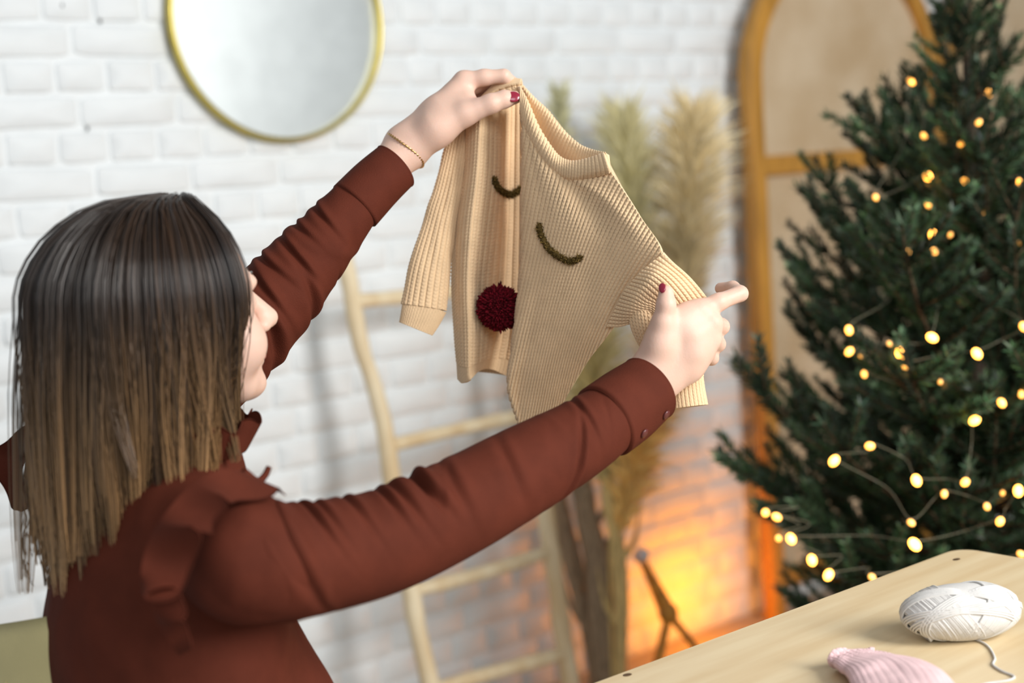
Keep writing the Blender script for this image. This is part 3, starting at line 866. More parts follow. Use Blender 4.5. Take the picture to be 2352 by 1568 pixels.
def hand_prims():
    """(points, radii, blend) chains of both hands, joints laid out in the photograph's pose."""
    out = []
    q = lambda *a: [P(*p) for p in a]
    # right hand: back of the hand towards the camera, fingers closing behind the knitted sleeve
    W = (1493, 872, 1.632)
    out.append((q((1400, 952, 1.585), (1455, 905, 1.612), W), (0.023, 0.0245, 0.0235), 0.008))
    out.append((q((1478, 852, 1.628), (1560, 745, 1.628), (1607, 714, 1.632)), (0.0185, 0.0165, 0.0135), 0.012))
    out.append((q((1490, 868, 1.63), (1585, 775, 1.628), (1634, 742, 1.632)), (0.0205, 0.0175, 0.0130), 0.012))
    out.append((q((1503, 882, 1.63), (1590, 812, 1.630), (1632, 779, 1.635)), (0.0195, 0.0165, 0.0122), 0.012))
    out.append((q((1512, 892, 1.632), (1582, 845, 1.636), (1617, 812, 1.640)), (0.0175, 0.0145, 0.0110), 0.012))
    out.append((q((1607, 714, 1.634), (1650, 694, 1.640), (1700, 674, 1.655)), (0.0125, 0.0098, 0.0094), 0.006))
    out.append((q((1700, 674, 1.655), (1683, 661, 1.674), (1655, 662, 1.688)), (0.0092, 0.0082, 0.0070), 0.003))
    out.append((q((1634, 742, 1.634), (1656, 750, 1.662)), (0.0122, 0.0100), 0.005))
    out.append((q((1656, 750, 1.662), (1622, 738, 1.678), (1585, 722, 1.672)), (0.0098, 0.0085, 0.0070), 0.003))
    out.append((q((1632, 779, 1.637), (1648, 790, 1.662)), (0.0115, 0.0095), 0.005))
    out.append((q((1648, 790, 1.662), (1612, 780, 1.677), (1578, 764, 1.670)), (0.0094, 0.0082, 0.0068), 0.003))
    out.append((q((1617, 812, 1.642), (1634, 822, 1.662)), (0.0102, 0.0086), 0.005))
    out.append((q((1634, 822, 1.662), (1604, 815, 1.674), (1580, 803, 1.667)), (0.0084, 0.0074, 0.0062), 0.003))
    out.append((q((1496, 850, 1.625), (1515, 790, 1.618), (1522, 742, 1.612)), (0.0190, 0.0165, 0.0125), 0.012))      # thumb base
    out.append((q((1522, 742, 1.612), (1530, 700, 1.609), (1530, 672, 1.611)), (0.0122, 0.0104, 0.0086), 0.006))
    out.append((q((1524, 765, 1.622), (1580, 722, 1.630)), (0.0125, 0.0115), 0.014))
    # left hand: thumb side towards the camera, pinching the shoulder seam
    out.append((q((850, 428, 1.775), (905, 370, 1.79), (935, 340, 1.798)), (0.0205, 0.0235, 0.0245), 0.008))
    out.append((q((922, 325, 1.798), (1000, 262, 1.802), (1066, 187, 1.806)), (0.0200, 0.0185, 0.0135), 0.014))
    out.append((q((930, 340, 1.806), (1000, 280, 1.824), (1062, 205, 1.828)), (0.0200, 0.0180, 0.0130), 0.014))
    out.append((q((935, 345, 1.81), (1000, 295, 1.838), (1056, 226, 1.846)), (0.0190, 0.0160, 0.0118), 0.014))
    out.append((q((940, 350, 1.81), (1000, 305, 1.846), (1046, 246, 1.860)), (0.0170, 0.0140, 0.0105), 0.014))
    out.append((q((1066, 187, 1.806), (1112, 178, 1.802), (1157, 175, 1.802)), (0.0125, 0.0098, 0.0090), 0.006))       # index
    out.append((q((1157, 175, 1.802), (1178, 192, 1.812), (1186, 212, 1.822)), (0.0090, 0.0080, 0.0068), 0.003))
    out.append((q((1062, 205, 1.828), (1132, 186, 1.832)), (0.0122, 0.0096), 0.005))
    out.append((q((1132, 186, 1.832), (1150, 206, 1.836), (1132, 222, 1.832)), (0.0094, 0.0082, 0.0070), 0.003))
    out.append((q((1056, 226, 1.846), (1118, 200, 1.856)), (0.0112, 0.0090), 0.005))
    out.append((q((1118, 200, 1.856), (1132, 222, 1.857), (1112, 234, 1.850)), (0.0090, 0.0078, 0.0066), 0.003))
    out.append((q((1046, 246, 1.860), (1096, 222, 1.872)), (0.0098, 0.0080), 0.005))
    out.append((q((1096, 222, 1.872), (1108, 240, 1.872), (1092, 250, 1.866)), (0.0080, 0.0070, 0.0060), 0.003))
    out.append((q((945, 345, 1.792), (1002, 296, 1.786), (1068, 262, 1.780)), (0.0200, 0.0215, 0.0150), 0.014))        # thumb base
    out.append((q((1068, 262, 1.780), (1128, 238, 1.776), (1158, 228, 1.780), (1182, 224, 1.783)), (0.0150, 0.0118, 0.0106, 0.0084), 0.006))
    out.append((q((1020, 262, 1.795), (1072, 232, 1.796)), (0.0185, 0.0125), 0.016))
    return out

def build_body(root):
    hp = hand_prims()
    allp = [p for c in hp for p in c[0]] + [hl(0.13, 0.1, 0.13), hl(-0.13, -0.1, 0.13), MID - UP * 0.60 + TF * 0.2, MID - UP * 0.6 - TF * 0.2, SR + TR * 0.1, SL - TR * 0.1]
    lo = np.min(allp, 0) - 0.04; hi = np.max(allp, 0) + 0.04
    s = SDF(lo, hi, 0.0023, 0.02)
    # torso, neck, arms
    ax = np.array([TF, TR, UP])
    s.ell(MID - UP * 0.14 + TF * 0.005, (0.095, 0.135, 0.19), ax, 0.03)
    s.ell(MID - UP * 0.36 + TF * 0.02, (0.090, 0.125, 0.18), ax, 0.04)
    s.ell(MID - UP * 0.50 + TF * 0.03, (0.085, 0.120, 0.11), ax, 0.04)
    for S, arm in ((SR, R_ARM), (SL, L_ARM)):
        s.cap(NECK - UP * 0.04, S, 0.046, 0.042, 0.03)
        pts = [S] + [P(*a[:3]) for a in arm[3:]]
        s.chain(pts, np.linspace(0.042, 0.019, len(pts)), 0.02)
    s.cap(NECK - UP * 0.03, hl(-0.02, 0, -0.06), 0.049, 0.047, 0.025)
    # head
    hx = np.array([HF, HR, UP]); E = lambda f, r, u, a, b, c, k=0.012, sub=False: s.ell(hl(f, r, u), np.array([a, b, c]) * HS, hx, k, sub)
    E(-0.012, 0, 0.030, 0.096, 0.076, 0.084)
    E(0.034, 0, -0.028, 0.058, 0.060, 0.082, 0.03)
    s.cap(hl(0.02, 0, -0.086), hl(0.080, 0, -0.099), 0.027, 0.017, 0.02)
    E(0.092, 0, -0.099, 0.016, 0.019, 0.015, 0.014)
    E(0.078, 0, -0.060, 0.026, 0.030, 0.030, 0.016)
    for q in (-1, 1):
        s.cap(hl(-0.005, q * 0.052, -0.045), hl(0.066, q * 0.022, -0.096), 0.019, 0.015, 0.02)
        E(0.060, q * 0.040, -0.048, 0.031, 0.026, 0.032, 0.016)
        E(0.076, q * 0.024, 0.020, 0.016, 0.024, 0.010, 0.014)
        E(0.108, q * 0.010, -0.034, 0.009, 0.0085, 0.008, 0.006)
        E(-0.004, q * 0.078, -0.008, 0.020, 0.008, 0.030, 0.006)
        E(0.096, q * 0.031, 0.003, 0.015, 0.017, 0.011, 0.010, True)
        E(0.074, q * 0.031, -0.002, 0.014, 0.016, 0.012, 0.004)
        s.cap(hl(0.096, q * 0.020, -0.064), hl(0.1045, q * 0.003, -0.061), 0.0045, 0.0058, 0.005)
        s.cap(hl(0.095, q * 0.019, -0.068), hl(0.1025, 0, -0.0735), 0.0045, 0.0064, 0.005)
    s.cap(hl(0.086, 0, 0.012), hl(0.121, 0, -0.026), 0.0075, 0.0115, 0.010)
    for pts, rad, k in hp: s.chain(pts, rad, k)
    v, f = s.mesh()
    return obj('body', v, f, M_SKIN, root)

def sleeve_frame(path):
    t = np.gradient(path, axis=0); t /= np.linalg.norm(t, axis=1, keepdims=True)
    A = CAM[None] - path; A -= t * np.sum(A * t, 1, keepdims=True); A /= np.linalg.norm(A, axis=1, keepdims=True)
    B = np.cross(t, A)
    sg = np.sign(np.sum(B * (-M[:, 1])[None], 1).mean())
    return t, A, B * sg

def sleeve(name, arm, creases, root, ns=300, nt=150, noise=0.0022, seed=0, flat=0.92, open_end=0.0):
    a = np.array(arm, float)
    path = spline(PA(a[:, :3]), ns); rad = spline((a[:, 3] / F_ * a[:, 2])[:, None], ns)[:, 0]
    t, A, B = sleeve_frame(path)
    sg = np.linalg.norm(np.diff(path, axis=0), axis=1); S = np.concatenate([[0], np.cumsum(sg)])
    th = np.linspace(-np.pi, np.pi, nt, endpoint=False)
    s = S[:, None]; T = th[None, :]
    h = np.zeros((ns, nt))
    r = np.random.default_rng(seed)
    for k in range(26):                                     # soft cross wrinkles
        s0 = r.uniform(0, S[-1]); t0 = r.uniform(-2.6, 2.6); sl = r.normal() * 0.014; w = r.uniform(0.0035, 0.011)
        m = np.exp(-((s - s0 - sl * (T - t0)) / w) ** 2) * np.exp(-((T - t0) / r.uniform(0.4, 1.0)) ** 2)
        h += m * noise * r.uniform(-1.2, 0.8)
    for (s0, t0, cur, sl, w, sig, dep) in creases:
        dt = T - t0; d = s - s0 * S[-1] - cur * dt * dt - sl * dt
        h += 1.45 * dep * (-np.exp(-(d / w) ** 2) + 0.75 * np.exp(-((d - 1.9 * w) / (1.3 * w)) ** 2) + 0.45 * np.exp(-((d + 2.2 * w) / (1.6 * w)) ** 2)) * np.exp(-(dt / sig) ** 2)
    R = rad[:, None] + h
    v = path[:, None] + R[..., None] * (np.cos(T)[..., None] * A[:, None] * flat + np.sin(T)[..., None] * B[:, None])
    f = grid_faces(ns, nt, True)
    return obj(name, v.reshape(-1, 3), f, M_BLOUSE, root)

def cuff(arm, root, thick=0.0028, n=64, gap=0.0):
    a = np.array(arm, float); ns = 30
    path = spline(PA(a[:, :3]), ns); rad = spline((a[:, 3] / F_ * a[:, 2])[:, None], ns)[:, 0]
    t, A, B = sleeve_frame(path)
    # outer skin, rounded lip, inner skin
    idx = list(range(ns)) + [ns - 1, ns - 1] + list(range(ns - 1, -1, -1))
    off = [0.0] * ns + [0.0006, -thick * 0.6] + [-thick] * ns
    ex = [0.0] * ns + [0.0012, 0.0012] + [0.0] * ns
    off[0] = -0.006; ex[1] = -0.0012
    th = np.linspace(-np.pi, np.pi, n, endpoint=False); v = []
    for i, o, e in zip(idx, off, ex):
        rr = rad[i] + o + 0.0007 * np.sin(3 * th + 0.4 * i * 0.2)
        v.append(path[i] + t[i] * e + rr[:, None] * (np.cos(th)[:, None] * A[i] * 0.9 + np.sin(th)[:, None] * B[i]))
    v = np.array(v); return obj('cuff', v.reshape(-1, 3), grid_faces(len(idx), n, True), M_BLOUSE, root), (path, A, B, rad)

def ribbon(name, base, out, width, root, waves, amp, nl=240, nw=16, seed=0, thick=0.0012, parent_mat=None, curl=0.0, fade=True):
    """Gathered strip of cloth: base line, outward directions, sine folds growing to the free edge."""
    b = spline(np.asarray(base), nl); o = spline(np.asarray(out), nl); o /= np.linalg.norm(o, axis=1, keepdims=True)
    t = np.gradient(b, axis=0); t /= np.linalg.norm(t, axis=1, keepdims=True)
    nrm = np.cross(t, o); nrm /= np.linalg.norm(nrm, axis=1, keepdims=True)
    wd = spline(np.asarray(width, float)[:, None], nl)[:, 0]
    u = np.linspace(0, 1, nl); r = np.random.default_rng(seed)
    ph = 2 * np.pi * waves * (u + 0.03 * np.sin(2 * np.pi * 2.3 * u + seed))
    am = amp * (0.75 + 0.4 * np.sin(2 * np.pi * 1.7 * u + seed)) * np.clip(np.minimum(u, 1 - u) * 9, 0, 1)
    w = np.linspace(0, 1, nw)
    g = b[:, None] + o[:, None] * (wd[:, None] * w[None])[..., None] * (1 - 0.18 * np.sin(ph)[:, None, None] ** 2)
    g = g + nrm[:, None] * ((np.sin(ph)[:, None] * am[:, None]) * w[None] ** 0.9)[..., None] + t[:, None] * ((np.cos(ph)[:, None] * am[:, None] * 0.8) * w[None])[..., None]
    n = grid_normals(g)
    v = np.concatenate([(g + n * thick / 2).reshape(-1, 3), (g - n * thick / 2).reshape(-1, 3)])
    f = grid_faces(nl, nw); m = nl * nw
    rim = []
    for i in range(nl - 1):
        a0, a1 = i * nw + nw - 1, (i + 1) * nw + nw - 1
        rim.append((a0, a1, a1 + m, a0 + m))
    for j in range(nw - 1):
        rim.append((j, j + 1, j + 1 + m, j + m)); q = (nl - 1) * nw + j; rim.append((q + 1, q, q + m, q + 1 + m))
    F = np.concatenate([f, f[:, ::-1] + m, np.array(rim)])
    return obj(name, v, F, M_BLOUSE, root)

def build_blouse(root):
    allp = [MID - UP * 0.62 + TF * 0.2 + TR * 0.25, MID - UP * 0.62 - TF * 0.2 - TR * 0.25, NECK + UP * 0.09, SR + TR * 0.1, SL - TR * 0.1, P(760, 1280, 1.34), P(330, 985, 1.7)]
    lo = np.min(allp, 0) - 0.03; hi = np.max(allp, 0) + 0.03
    s = SDF(lo, hi, 0.0042, 0.03)
    ax = np.array([TF, TR, UP])
    s.ell(MID - UP * 0.15 + TF * 0.000, (0.118, 0.160, 0.21), ax, 0.03)
    s.ell(MID - UP * 0.36 + TF * 0.060, (0.132, 0.155, 0.24), ax, 0.05)
    s.ell(MID - UP * 0.54 + TF * 0.03, (0.138, 0.180, 0.13), ax, 0.05)
    for S, arm in ((SR, R_ARM), (SL, L_ARM)):
        s.cap(NECK - UP * 0.035, S, 0.056, 0.054, 0.03)
        q = P(*arm[2][:3]); s.cap(S, q, 0.054, 0.046, 0.03)
    s.cap(NECK - UP * 0.03, NECK + UP * 0.03 + HF * 0.01, 0.060, 0.058, 0.02)
    s.cap(NECK - UP * 0.05 + TF * 0.04, NECK + UP * 0.012 + HF * 0.035, 0.062, 0.056, 0.02)
    v, f = s.mesh()
    # soft folds of the cloth
    n = np.zeros_like(v)
    for k in range(4):
        a, b, c = v[f[:, k]], v[f[:, (k + 1) % 4]], v[f[:, (k + 3) % 4]]
        np.add.at(n, f[:, k], np.cross(b - a, c - a))
    n /= np.linalg.norm(n, axis=1, keepdims=True) + 1e-12
    loc = (v - MID) @ np.array([TF, TR, UP]).T
    fold = 0.0020 * wob(loc * [1, 1, 0.55], 5.5, 3) + 0.0012 * wob(loc * [1, 1, 0.4], 13, 9)
    low = np.clip((-loc[:, 2] - 0.16) / 0.12, 0, 1)
    side = np.exp(-((loc[:, 1] - 0.12) / 0.07) ** 2) * (loc[:, 0] > -0.03)
    fold += low * side * 0.013 * np.sin(loc[:, 0] * 95 + loc[:, 2] * 8)
    top = np.clip((loc[:, 2] - 0.05) / 0.02, 0, 1); fold *= 1 - top
    v = v + n * fold[:, None]
    blouse = obj('blouse', v, f, M_BLOUSE, root)
    # sleeves: crease = (place along, angle, bow, slant, width, spread, depth)
    cr = [(0.135, 0.6, 0.010, -0.006, 0.0045, 1.1, 0.0065), (0.20, 0.95, 0.014, -0.004, 0.0035, 0.7, 0.0040), (0.235, 0.9, 0.014, 0.0, 0.003, 0.6, 0.003), (0.30, 0.9, 0.012, 0.0, 0.004, 0.7, 0.0035),
          (0.385, 0.8, 0.012, 0.004, 0.004, 0.6, 0.0035), (0.42, 0.7, 0.010, 0.0, 0.004, 0.7, 0.0028), (0.475, 0.85, 0.012, 0.002, 0.0055, 0.65, 0.0085), (0.53, 0.5, 0.01, 0.01, 0.006, 0.8, 0.003), (0.66, 0.2, 0.01, 0.01, 0.006, 0.7, 0.0025),
          (0.82, -0.5, 0.002, 0.030, 0.004, 0.8, 0.0035), (0.9, 0.6, 0.004, 0.012, 0.004, 0.9, 0.0022)]
    sleeve('sleeve', R_ARM, cr, blouse, seed=4)
    crl = [(0.50, 0.4, 0.01, 0.012, 0.006, 0.8, 0.005), (0.58, 0.9, 0.006, 0.010, 0.005, 0.8, 0.0045), (0.63, 0.2, 0.004, 0.014, 0.0045, 0.9, 0.0035), (0.70, 0.9, 0.006, 0.010, 0.004, 0.8, 0.0035),
           (0.76, 0.5, 0.004, 0.012, 0.004, 0.9, 0.0035), (0.83, 1.0, 0.004, 0.010, 0.004, 0.8, 0.003), (0.89, 0.7, 0.003, 0.012, 0.004, 0.8, 0.003), (0.70, -0.9, 0.0, 0.02, 0.006, 0.9, 0.004), (0.56, -0.6, 0.0, 0.025, 0.008, 0.9, 0.006)]
    sleeve('sleeve', L_ARM, crl, blouse, seed=9, noise=0.0030)
    cr_, (cp, cA, cB, crad) = cuff([(1386, 968, 1.553, 90), (1440, 930, 1.578, 88), (1490, 893, 1.600, 80)], blouse)
    cl_, _ = cuff([(812, 474, 1.763, 66), (860, 425, 1.775, 63), (908, 383, 1.788, 59)], blouse)
    for i, tt in ((7, -0.98), (22, -0.98)):
        n3 = cA[i] * math.cos(tt) + cB[i] * math.sin(tt); c = cp[i] + crad[i] * (cA[i] * 0.9 * math.cos(tt) + cB[i] * math.sin(tt)) + n3 * 0.0006
        a1 = np.cross(UP, n3); a1 /= np.linalg.norm(a1)
        bv, bf = ellipsoid(c, (0.0056, 0.0056, 0.0022), np.array([a1, np.cross(n3, a1), n3]), 16, 8); obj('button', bv, bf, M_BUTTON, cr_)
    # armhole ruffle over the near shoulder
    base = PA([(610, 1112, 1.335), (530, 1078, 1.30), (445, 1110, 1.262), (372, 1190, 1.232), (332, 1270, 1.218), (326, 1340, 1.206), (350, 1400, 1.206), (385, 1465, 1.214), (412, 1505, 1.228)])
    free = PA([(662, 1140, 1.325), (592, 1140, 1.272), (525, 1155, 1.235), (492, 1214, 1.200), (428, 1292, 1.188), (378, 1346, 1.180), (416, 1395, 1.186), (428, 1450, 1.198), (440, 1488, 1.218)])
    ribbon('ruffle', base, free - base, list(np.linalg.norm(free - base, axis=1)), blouse, 5.2, 0.017, seed=2)
    base = [P(140, 1000, 1.61), P(80, 1025, 1.605), P(52, 1085, 1.60), P(80, 1160, 1.59)]
    out = [V(-0.5, -0.8, 0), V(-0.8, -0.5, -0.2), V(-0.9, -0.1, -0.3), V(-0.8, 0.4, -0.3)]
    ribbon('ruffle', base, out, [0.02, 0.032, 0.034, 0.02], blouse, 2.2, 0.009, nl=120, seed=5)
    # stand-up frilled collar
    ring = []; o2 = []
    for a in np.linspace(-2.9, 2.9, 14):
        d = HF * math.cos(a) + HR * math.sin(a)
        ring.append(NECK + UP * 0.018 + d * 0.066 + HF * 0.030); o2.append(d * 0.35 + UP * 0.9)
    ribbon('collar_frill', ring, o2, [0.040] * 14, blouse, 11, 0.0065, nl=320, seed=7)
    # loose tie ends at the neck opening
    tv, tf = tube(spline(np.array([P(560, 1085, 1.34), P(590, 1105, 1.355), P(608, 1092, 1.362), P(618, 1072, 1.366)]), 16), np.linspace(0.005, 0.0028, 16), 8)
    obj('neck_tie', tv, tf, M_BLOUSE, blouse)
    return blouse

M_BUTTON = mat('dark_rust_button', (0.10, 0.020, 0.018), 0.3, 0.5)

def build_hair(root):
    r = np.random.default_rng(21)
    base_dark = np.array([0.026, 0.0145, 0.009]); tip = np.array([0.56, 0.335, 0.165])
    locks = []
    part = hl(0.03, 0.0, 0.115)
    NS = 22
    VV, FF, CC = [], [], []; k0 = 0
    def outer(phi):
        """hair outline radius at the head's widest height, by angle from the face towards her right"""
        c = math.cos(phi); s = math.sin(phi)
        dg = abs((math.degrees(phi) + 180) % 360 - 180)
        return np.interp(dg, [45, 60, 95, 135], [0.78, 0.83, 0.93, 1.0]) / math.sqrt((c / (0.076 if c > 0 else 0.141)) ** 2 + (s / 0.104) ** 2)
    def end_z(phi):
        y = np.interp(math.degrees(phi) % 360, [30, 48, 70, 100, 130, 150, 175, 205, 240, 300, 330], [1000, 1010, 1050, 1170, 1235, 1290, 1370, 1390, 1335, 1150, 1010])
        return float(P(300, y, 1.40)[2])
    def path(phi, layer, jit, drop, jit2=0.0 * UP, wv=0.0):
        d = HF * math.cos(phi) + HR * math.sin(phi)
        Rr = outer(phi) * layer
        zt = 0.112 * HS
        pts = []
        top = HC + UP * (zt * (0.98 + 0.04 * layer)) + HF * 0.015 + d * 0.012
        pts.append(top)
        for e in (66, 42, 20, 0):
            e = math.radians(e); pts.append(HC + d * Rr * math.cos(e) ** 0.85 + UP * (zt * 1.02 * math.sin(e) * (0.92 + 0.08 * layer)))
        ze = end_z(phi) - drop
        L = HC[2] - ze
        # hair hangs, then lies on the back and shoulders
        back = max(0.0, -math.cos(phi)); sd = V(-1, 0, 0)
        lean = 0.040 * max(0.0, math.sin(phi - math.radians(110)))
        for t in (0.22, 0.45, 0.7, 0.88, 1.0):
            ft = max(0.0, math.cos(phi - math.radians(45))) ** 6
            rad = Rr * (1.02 - 0.05 * t - 0.10 * t * t - ft * 0.24 * min(1, t * 1.7))
            q = HC + d * rad - UP * L * t - TF * lean * t * 0.8
            q = q + jit * t + jit2 * math.sin(3.0 * t + wv) * t
            pts.append(q)
        return np.array(pts)
    n_lock = 230
    for i in range(n_lock):
        phi = math.radians(r.uniform(56, 304)) if i > 80 else math.radians(r.uniform(56, 245))
        layer = 0.87 + 0.13 * r.random() ** 0.7
        drop = r.normal() * 0.016 - (0.07 * r.random() ** 2)
        jit = (HR * r.normal() + HF * r.normal()) * 0.011
        c = spline(path(phi, layer, jit, drop, (HR * r.normal() + HF * r.normal()) * 0.008, r.uniform(0, 6)), NS)
        t_, A, B = frames(c)
        hue = r.normal(); warm = r.random()
        ns = 34
        wl = 0.0100 * r.uniform(0.6, 1.6)
        s = np.linspace(0, 1, NS)
        env = np.clip(0.5 + 1.4 * s, 0, 1.0) * (1 - 0.78 * s ** 2.4)
        for j in range(ns):
            off = r.normal(size=2); off *= min(1, 1.6 / (np.linalg.norm(off) + 1e-9))
            cut = int(NS * (1 - 0.16 * r.random() ** 2)); cut = max(cut, NS - 5)
            fr = 0.0008 * r.normal() * np.sin(3 * s + r.uniform(0, 6)) 
            p = c + (A * off[0] + B * off[1]) * (wl * env)[:, None] + A * fr[:, None]
            p = p[:cut]; m = len(p)
            w = 0.00062 * (1 - 0.6 * s[:m] ** 3)
            v = p[:, None] + w[:, None, None] * np.stack([A[:m], -0.5 * A[:m] + 0.866 * B[:m], -0.5 * A[:m] - 0.866 * B[:m]], 1)
            VV.append(v.reshape(-1, 3)); FF.append(grid_faces(m, 3, True) + k0); k0 += m * 3
            z = (HC[2] + 0.02 - p[:, 2]) / 0.34
            mixv = np.clip(z, 0, 1) ** 1.15 * np.clip(0.80 + 0.30 * hue + 0.22 * r.normal(), 0.10, 1.35)
            col = base_dark[None] * max(0.3, 1 + 0.45 * r.normal() + 0.5 * max(0, hue)) * (1 - mixv[:, None]) + tip[None] * mixv[:, None]
            col = np.clip(col * np.array([1.0 + 0.10 * warm, 1.0, 0.95 - 0.12 * warm]), 0.004, 1)
            CC.append(np.repeat(col, 3, 0))
    hair = obj('hair', np.concatenate(VV), np.concatenate(FF), M_HAIR, root, colors=np.concatenate(CC), kind='stuff')
    # dark under-layer that closes the gaps between locks
    rows, cols = 16, 60; v = []
    for i in range(cols):
        phi = math.radians(58 + (302 - 58) * i / (cols - 1))
        v.append(spline(path(phi, 0.84, 0 * UP, -0.05), rows))
    v = np.array(v)
    u = obj('hair_underlayer', v.reshape(-1, 3), grid_faces(cols, rows), M_HAIR, hair, colors=np.tile(base_dark * 0.9, (cols * rows, 1)))
    # a few loose strands
    VV, FF, CC = [], [], []; k0 = 0
    for (pts) in ([(505, 880, 1.44), (528, 960, 1.44), (540, 1010, 1.44), (543, 1052, 1.44)], [(500, 880, 1.44), (520, 970, 1.44), (535, 1020, 1.44), (552, 1045, 1.44)], [(498, 890, 1.44), (512, 960, 1.44), (530, 1010, 1.44), (535, 1040, 1.44)],
                  [(60, 1180, 1.45), (52, 1240, 1.45), (58, 1300, 1.45), (72, 1342, 1.45)], [(62, 1120, 1.45), (50, 1220, 1.45), (50, 1280, 1.45), (64, 1330, 1.45)]):
        for q in range(4):
            p = spline(PA(pts) + r.normal(size=3) * 0.0015, 14); vv, ff = tube(p, np.linspace(0.0004, 0.0002, 14), 3, False)
            VV.append(vv); FF.append(np.array(ff) + k0); k0 += len(vv); CC.append(np.tile(base_dark * 1.5, (len(vv), 1)))
    obj('loose_strands', np.concatenate(VV), np.concatenate(FF), M_HAIR, hair, colors=np.concatenate(CC), kind='stuff')

def build_woman():
    root = empty('person', (MID - UP * 0.6) * np.array([1, 1, 0]) + np.array([0, 0, 0]))
    tag(root, 'seated woman in a rust blouse with long brown hair holding up the knitted jumper', 'person')
    body = build_body(root)
    build_blouse(root)
    build_hair(root)
    for c, rr, n3 in ((P(1521, 661, 1.6035), (0.0044, 0.0060, 0.0013), V(-0.45, -0.25, -0.85)), (P(1179, 222, 1.7735), (0.0090, 0.0072, 0.0020), V(0.12, -0.25, -0.95))):
        n3 = n3 / np.linalg.norm(n3); a1 = V(1, -0.1, 0) if c is not None else 0
        a1 = a1 - n3 * (a1 @ n3); a1 /= np.linalg.norm(a1)
        v, f = ellipsoid(c, rr, np.array([a1, np.cross(n3, a1), n3]), 18, 10); obj('nail', v, f, M_NAIL, body)
    for q in (-1, 1):
        v, f = ellipsoid(hl(0.0745, q * 0.031, 0.001), (0.0112,) * 3, None, 16, 10); e = obj('eye', v, f, M_EYEWHITE, body)
        v, f = ellipsoid(hl(0.0848, q * 0.031, 0.000), (0.002, 0.0055, 0.0055), np.array([HF, HR, UP]), 14, 8); obj('iris', v, f, M_IRIS, e)
        p = [hl(0.090, q * 0.014, 0.024), hl(0.088, q * 0.030, 0.030), hl(0.074, q * 0.048, 0.025)]
        v, f = tube(spline(np.array(p), 12), np.linspace(0.003, 0.0012, 12), 6); obj('eyebrow', v, f, M_IRIS, body)
    v, f = ellipsoid(hl(0.1025, 0, -0.067), (0.0065, 0.017, 0.0085), np.array([HF, HR, UP]), 18, 10); obj('lips', v, f, M_LIP, body)
    # bracelet
    c = P(930, 346, 1.797); ax = P(1000, 270, 1.80) - P(860, 420, 1.78); ax /= np.linalg.norm(ax)
    a = np.cross(ax, UP); a /= np.linalg.norm(a); b = np.cross(ax, a)
    th = np.linspace(0, 2 * np.pi, 120)
    ring = c + 0.0298 * (np.cos(th)[:, None] * a + np.sin(th)[:, None] * b) + ax * (0.002 * np.sin(2 * th))[:, None]
    v, f = tube(ring, 0.0012 + 0.0006 * np.sin(40 * th), 6); obj('bracelet', v, f, M_GOLDCHAIN, root)
    # trousers and shoes
    hip = MID - UP * 0.58 + TF * 0.03
    s = SDF(hip - np.array([0.75, 0.75, 0.70]), hip + np.array([0.75, 0.75, 0.15]), 0.008, 0.04)
    s.ell(hip, (0.13, 0.175, 0.11), np.array([TF, TR, UP]), 0.04)
    for q in (-1, 1):
        h0 = hip + TR * 0.085 * q; kn = h0 + TF * 0.40 + TR * 0.02 * q - UP * 0.02; an = kn - UP * (kn[2] - 0.10) + TF * 0.02
        s.chain([h0, kn, an], [0.085, 0.062, 0.045], 0.03)
        sv, sf = ellipsoid(an - UP * 0.055 + TF * 0.07, (0.125, 0.042, 0.045), np.array([TF, TR, UP]), 24, 12)
        sv[:, 2] = np.maximum(sv[:, 2], 0.002); obj('shoe', sv, sf, M_SHOE, root)
    v, f = s.mesh(); obj('trousers', v, f, M_TROUSER, root)
build_woman()

# ------------------------------------------------------------------ knitted jumper
M_KNIT = mat('cream_cotton_knit', (0.80, 0.57, 0.345), 0.85, 0.15, 0.06, 40, 0.35, 900, sheen=0.15)
M_EYE = mat('olive_brown_yarn', (0.075, 0.048, 0.014), 0.9, 0.1, attr='tint', vary=0.1)
M_POM = mat('crimson_yarn', (0.17, 0.006, 0.014), 0.85, 0.15, attr='tint', vary=0.1)

def D0(x): return 1.800 - 0.00052 * np.maximum(np.asarray(x, float) - 1190, 0) + 0.00018 * np.maximum(1190 - np.asarray(x, float), 0)

def ribs(w, t, amp=0.0016, st=0.00045):
    fr = w - np.floor(w); e = np.abs(2 * fr - 1)                  # e = 1 in the groove
    h = np.sqrt(np.maximum(0, 1 - e ** 3.2))
    return amp * (h - 0.7) + st * np.cos(2 * np.pi * (t + 0.45 * e)) * np.clip(h - 0.2, 0, 1)

def arc(g, axis):
    d = np.linalg.norm(np.diff(g, axis=axis), axis=-1); z = np.zeros_like(np.take(d, [0], axis))
    return np.concatenate([z, np.cumsum(d, axis)], axis)

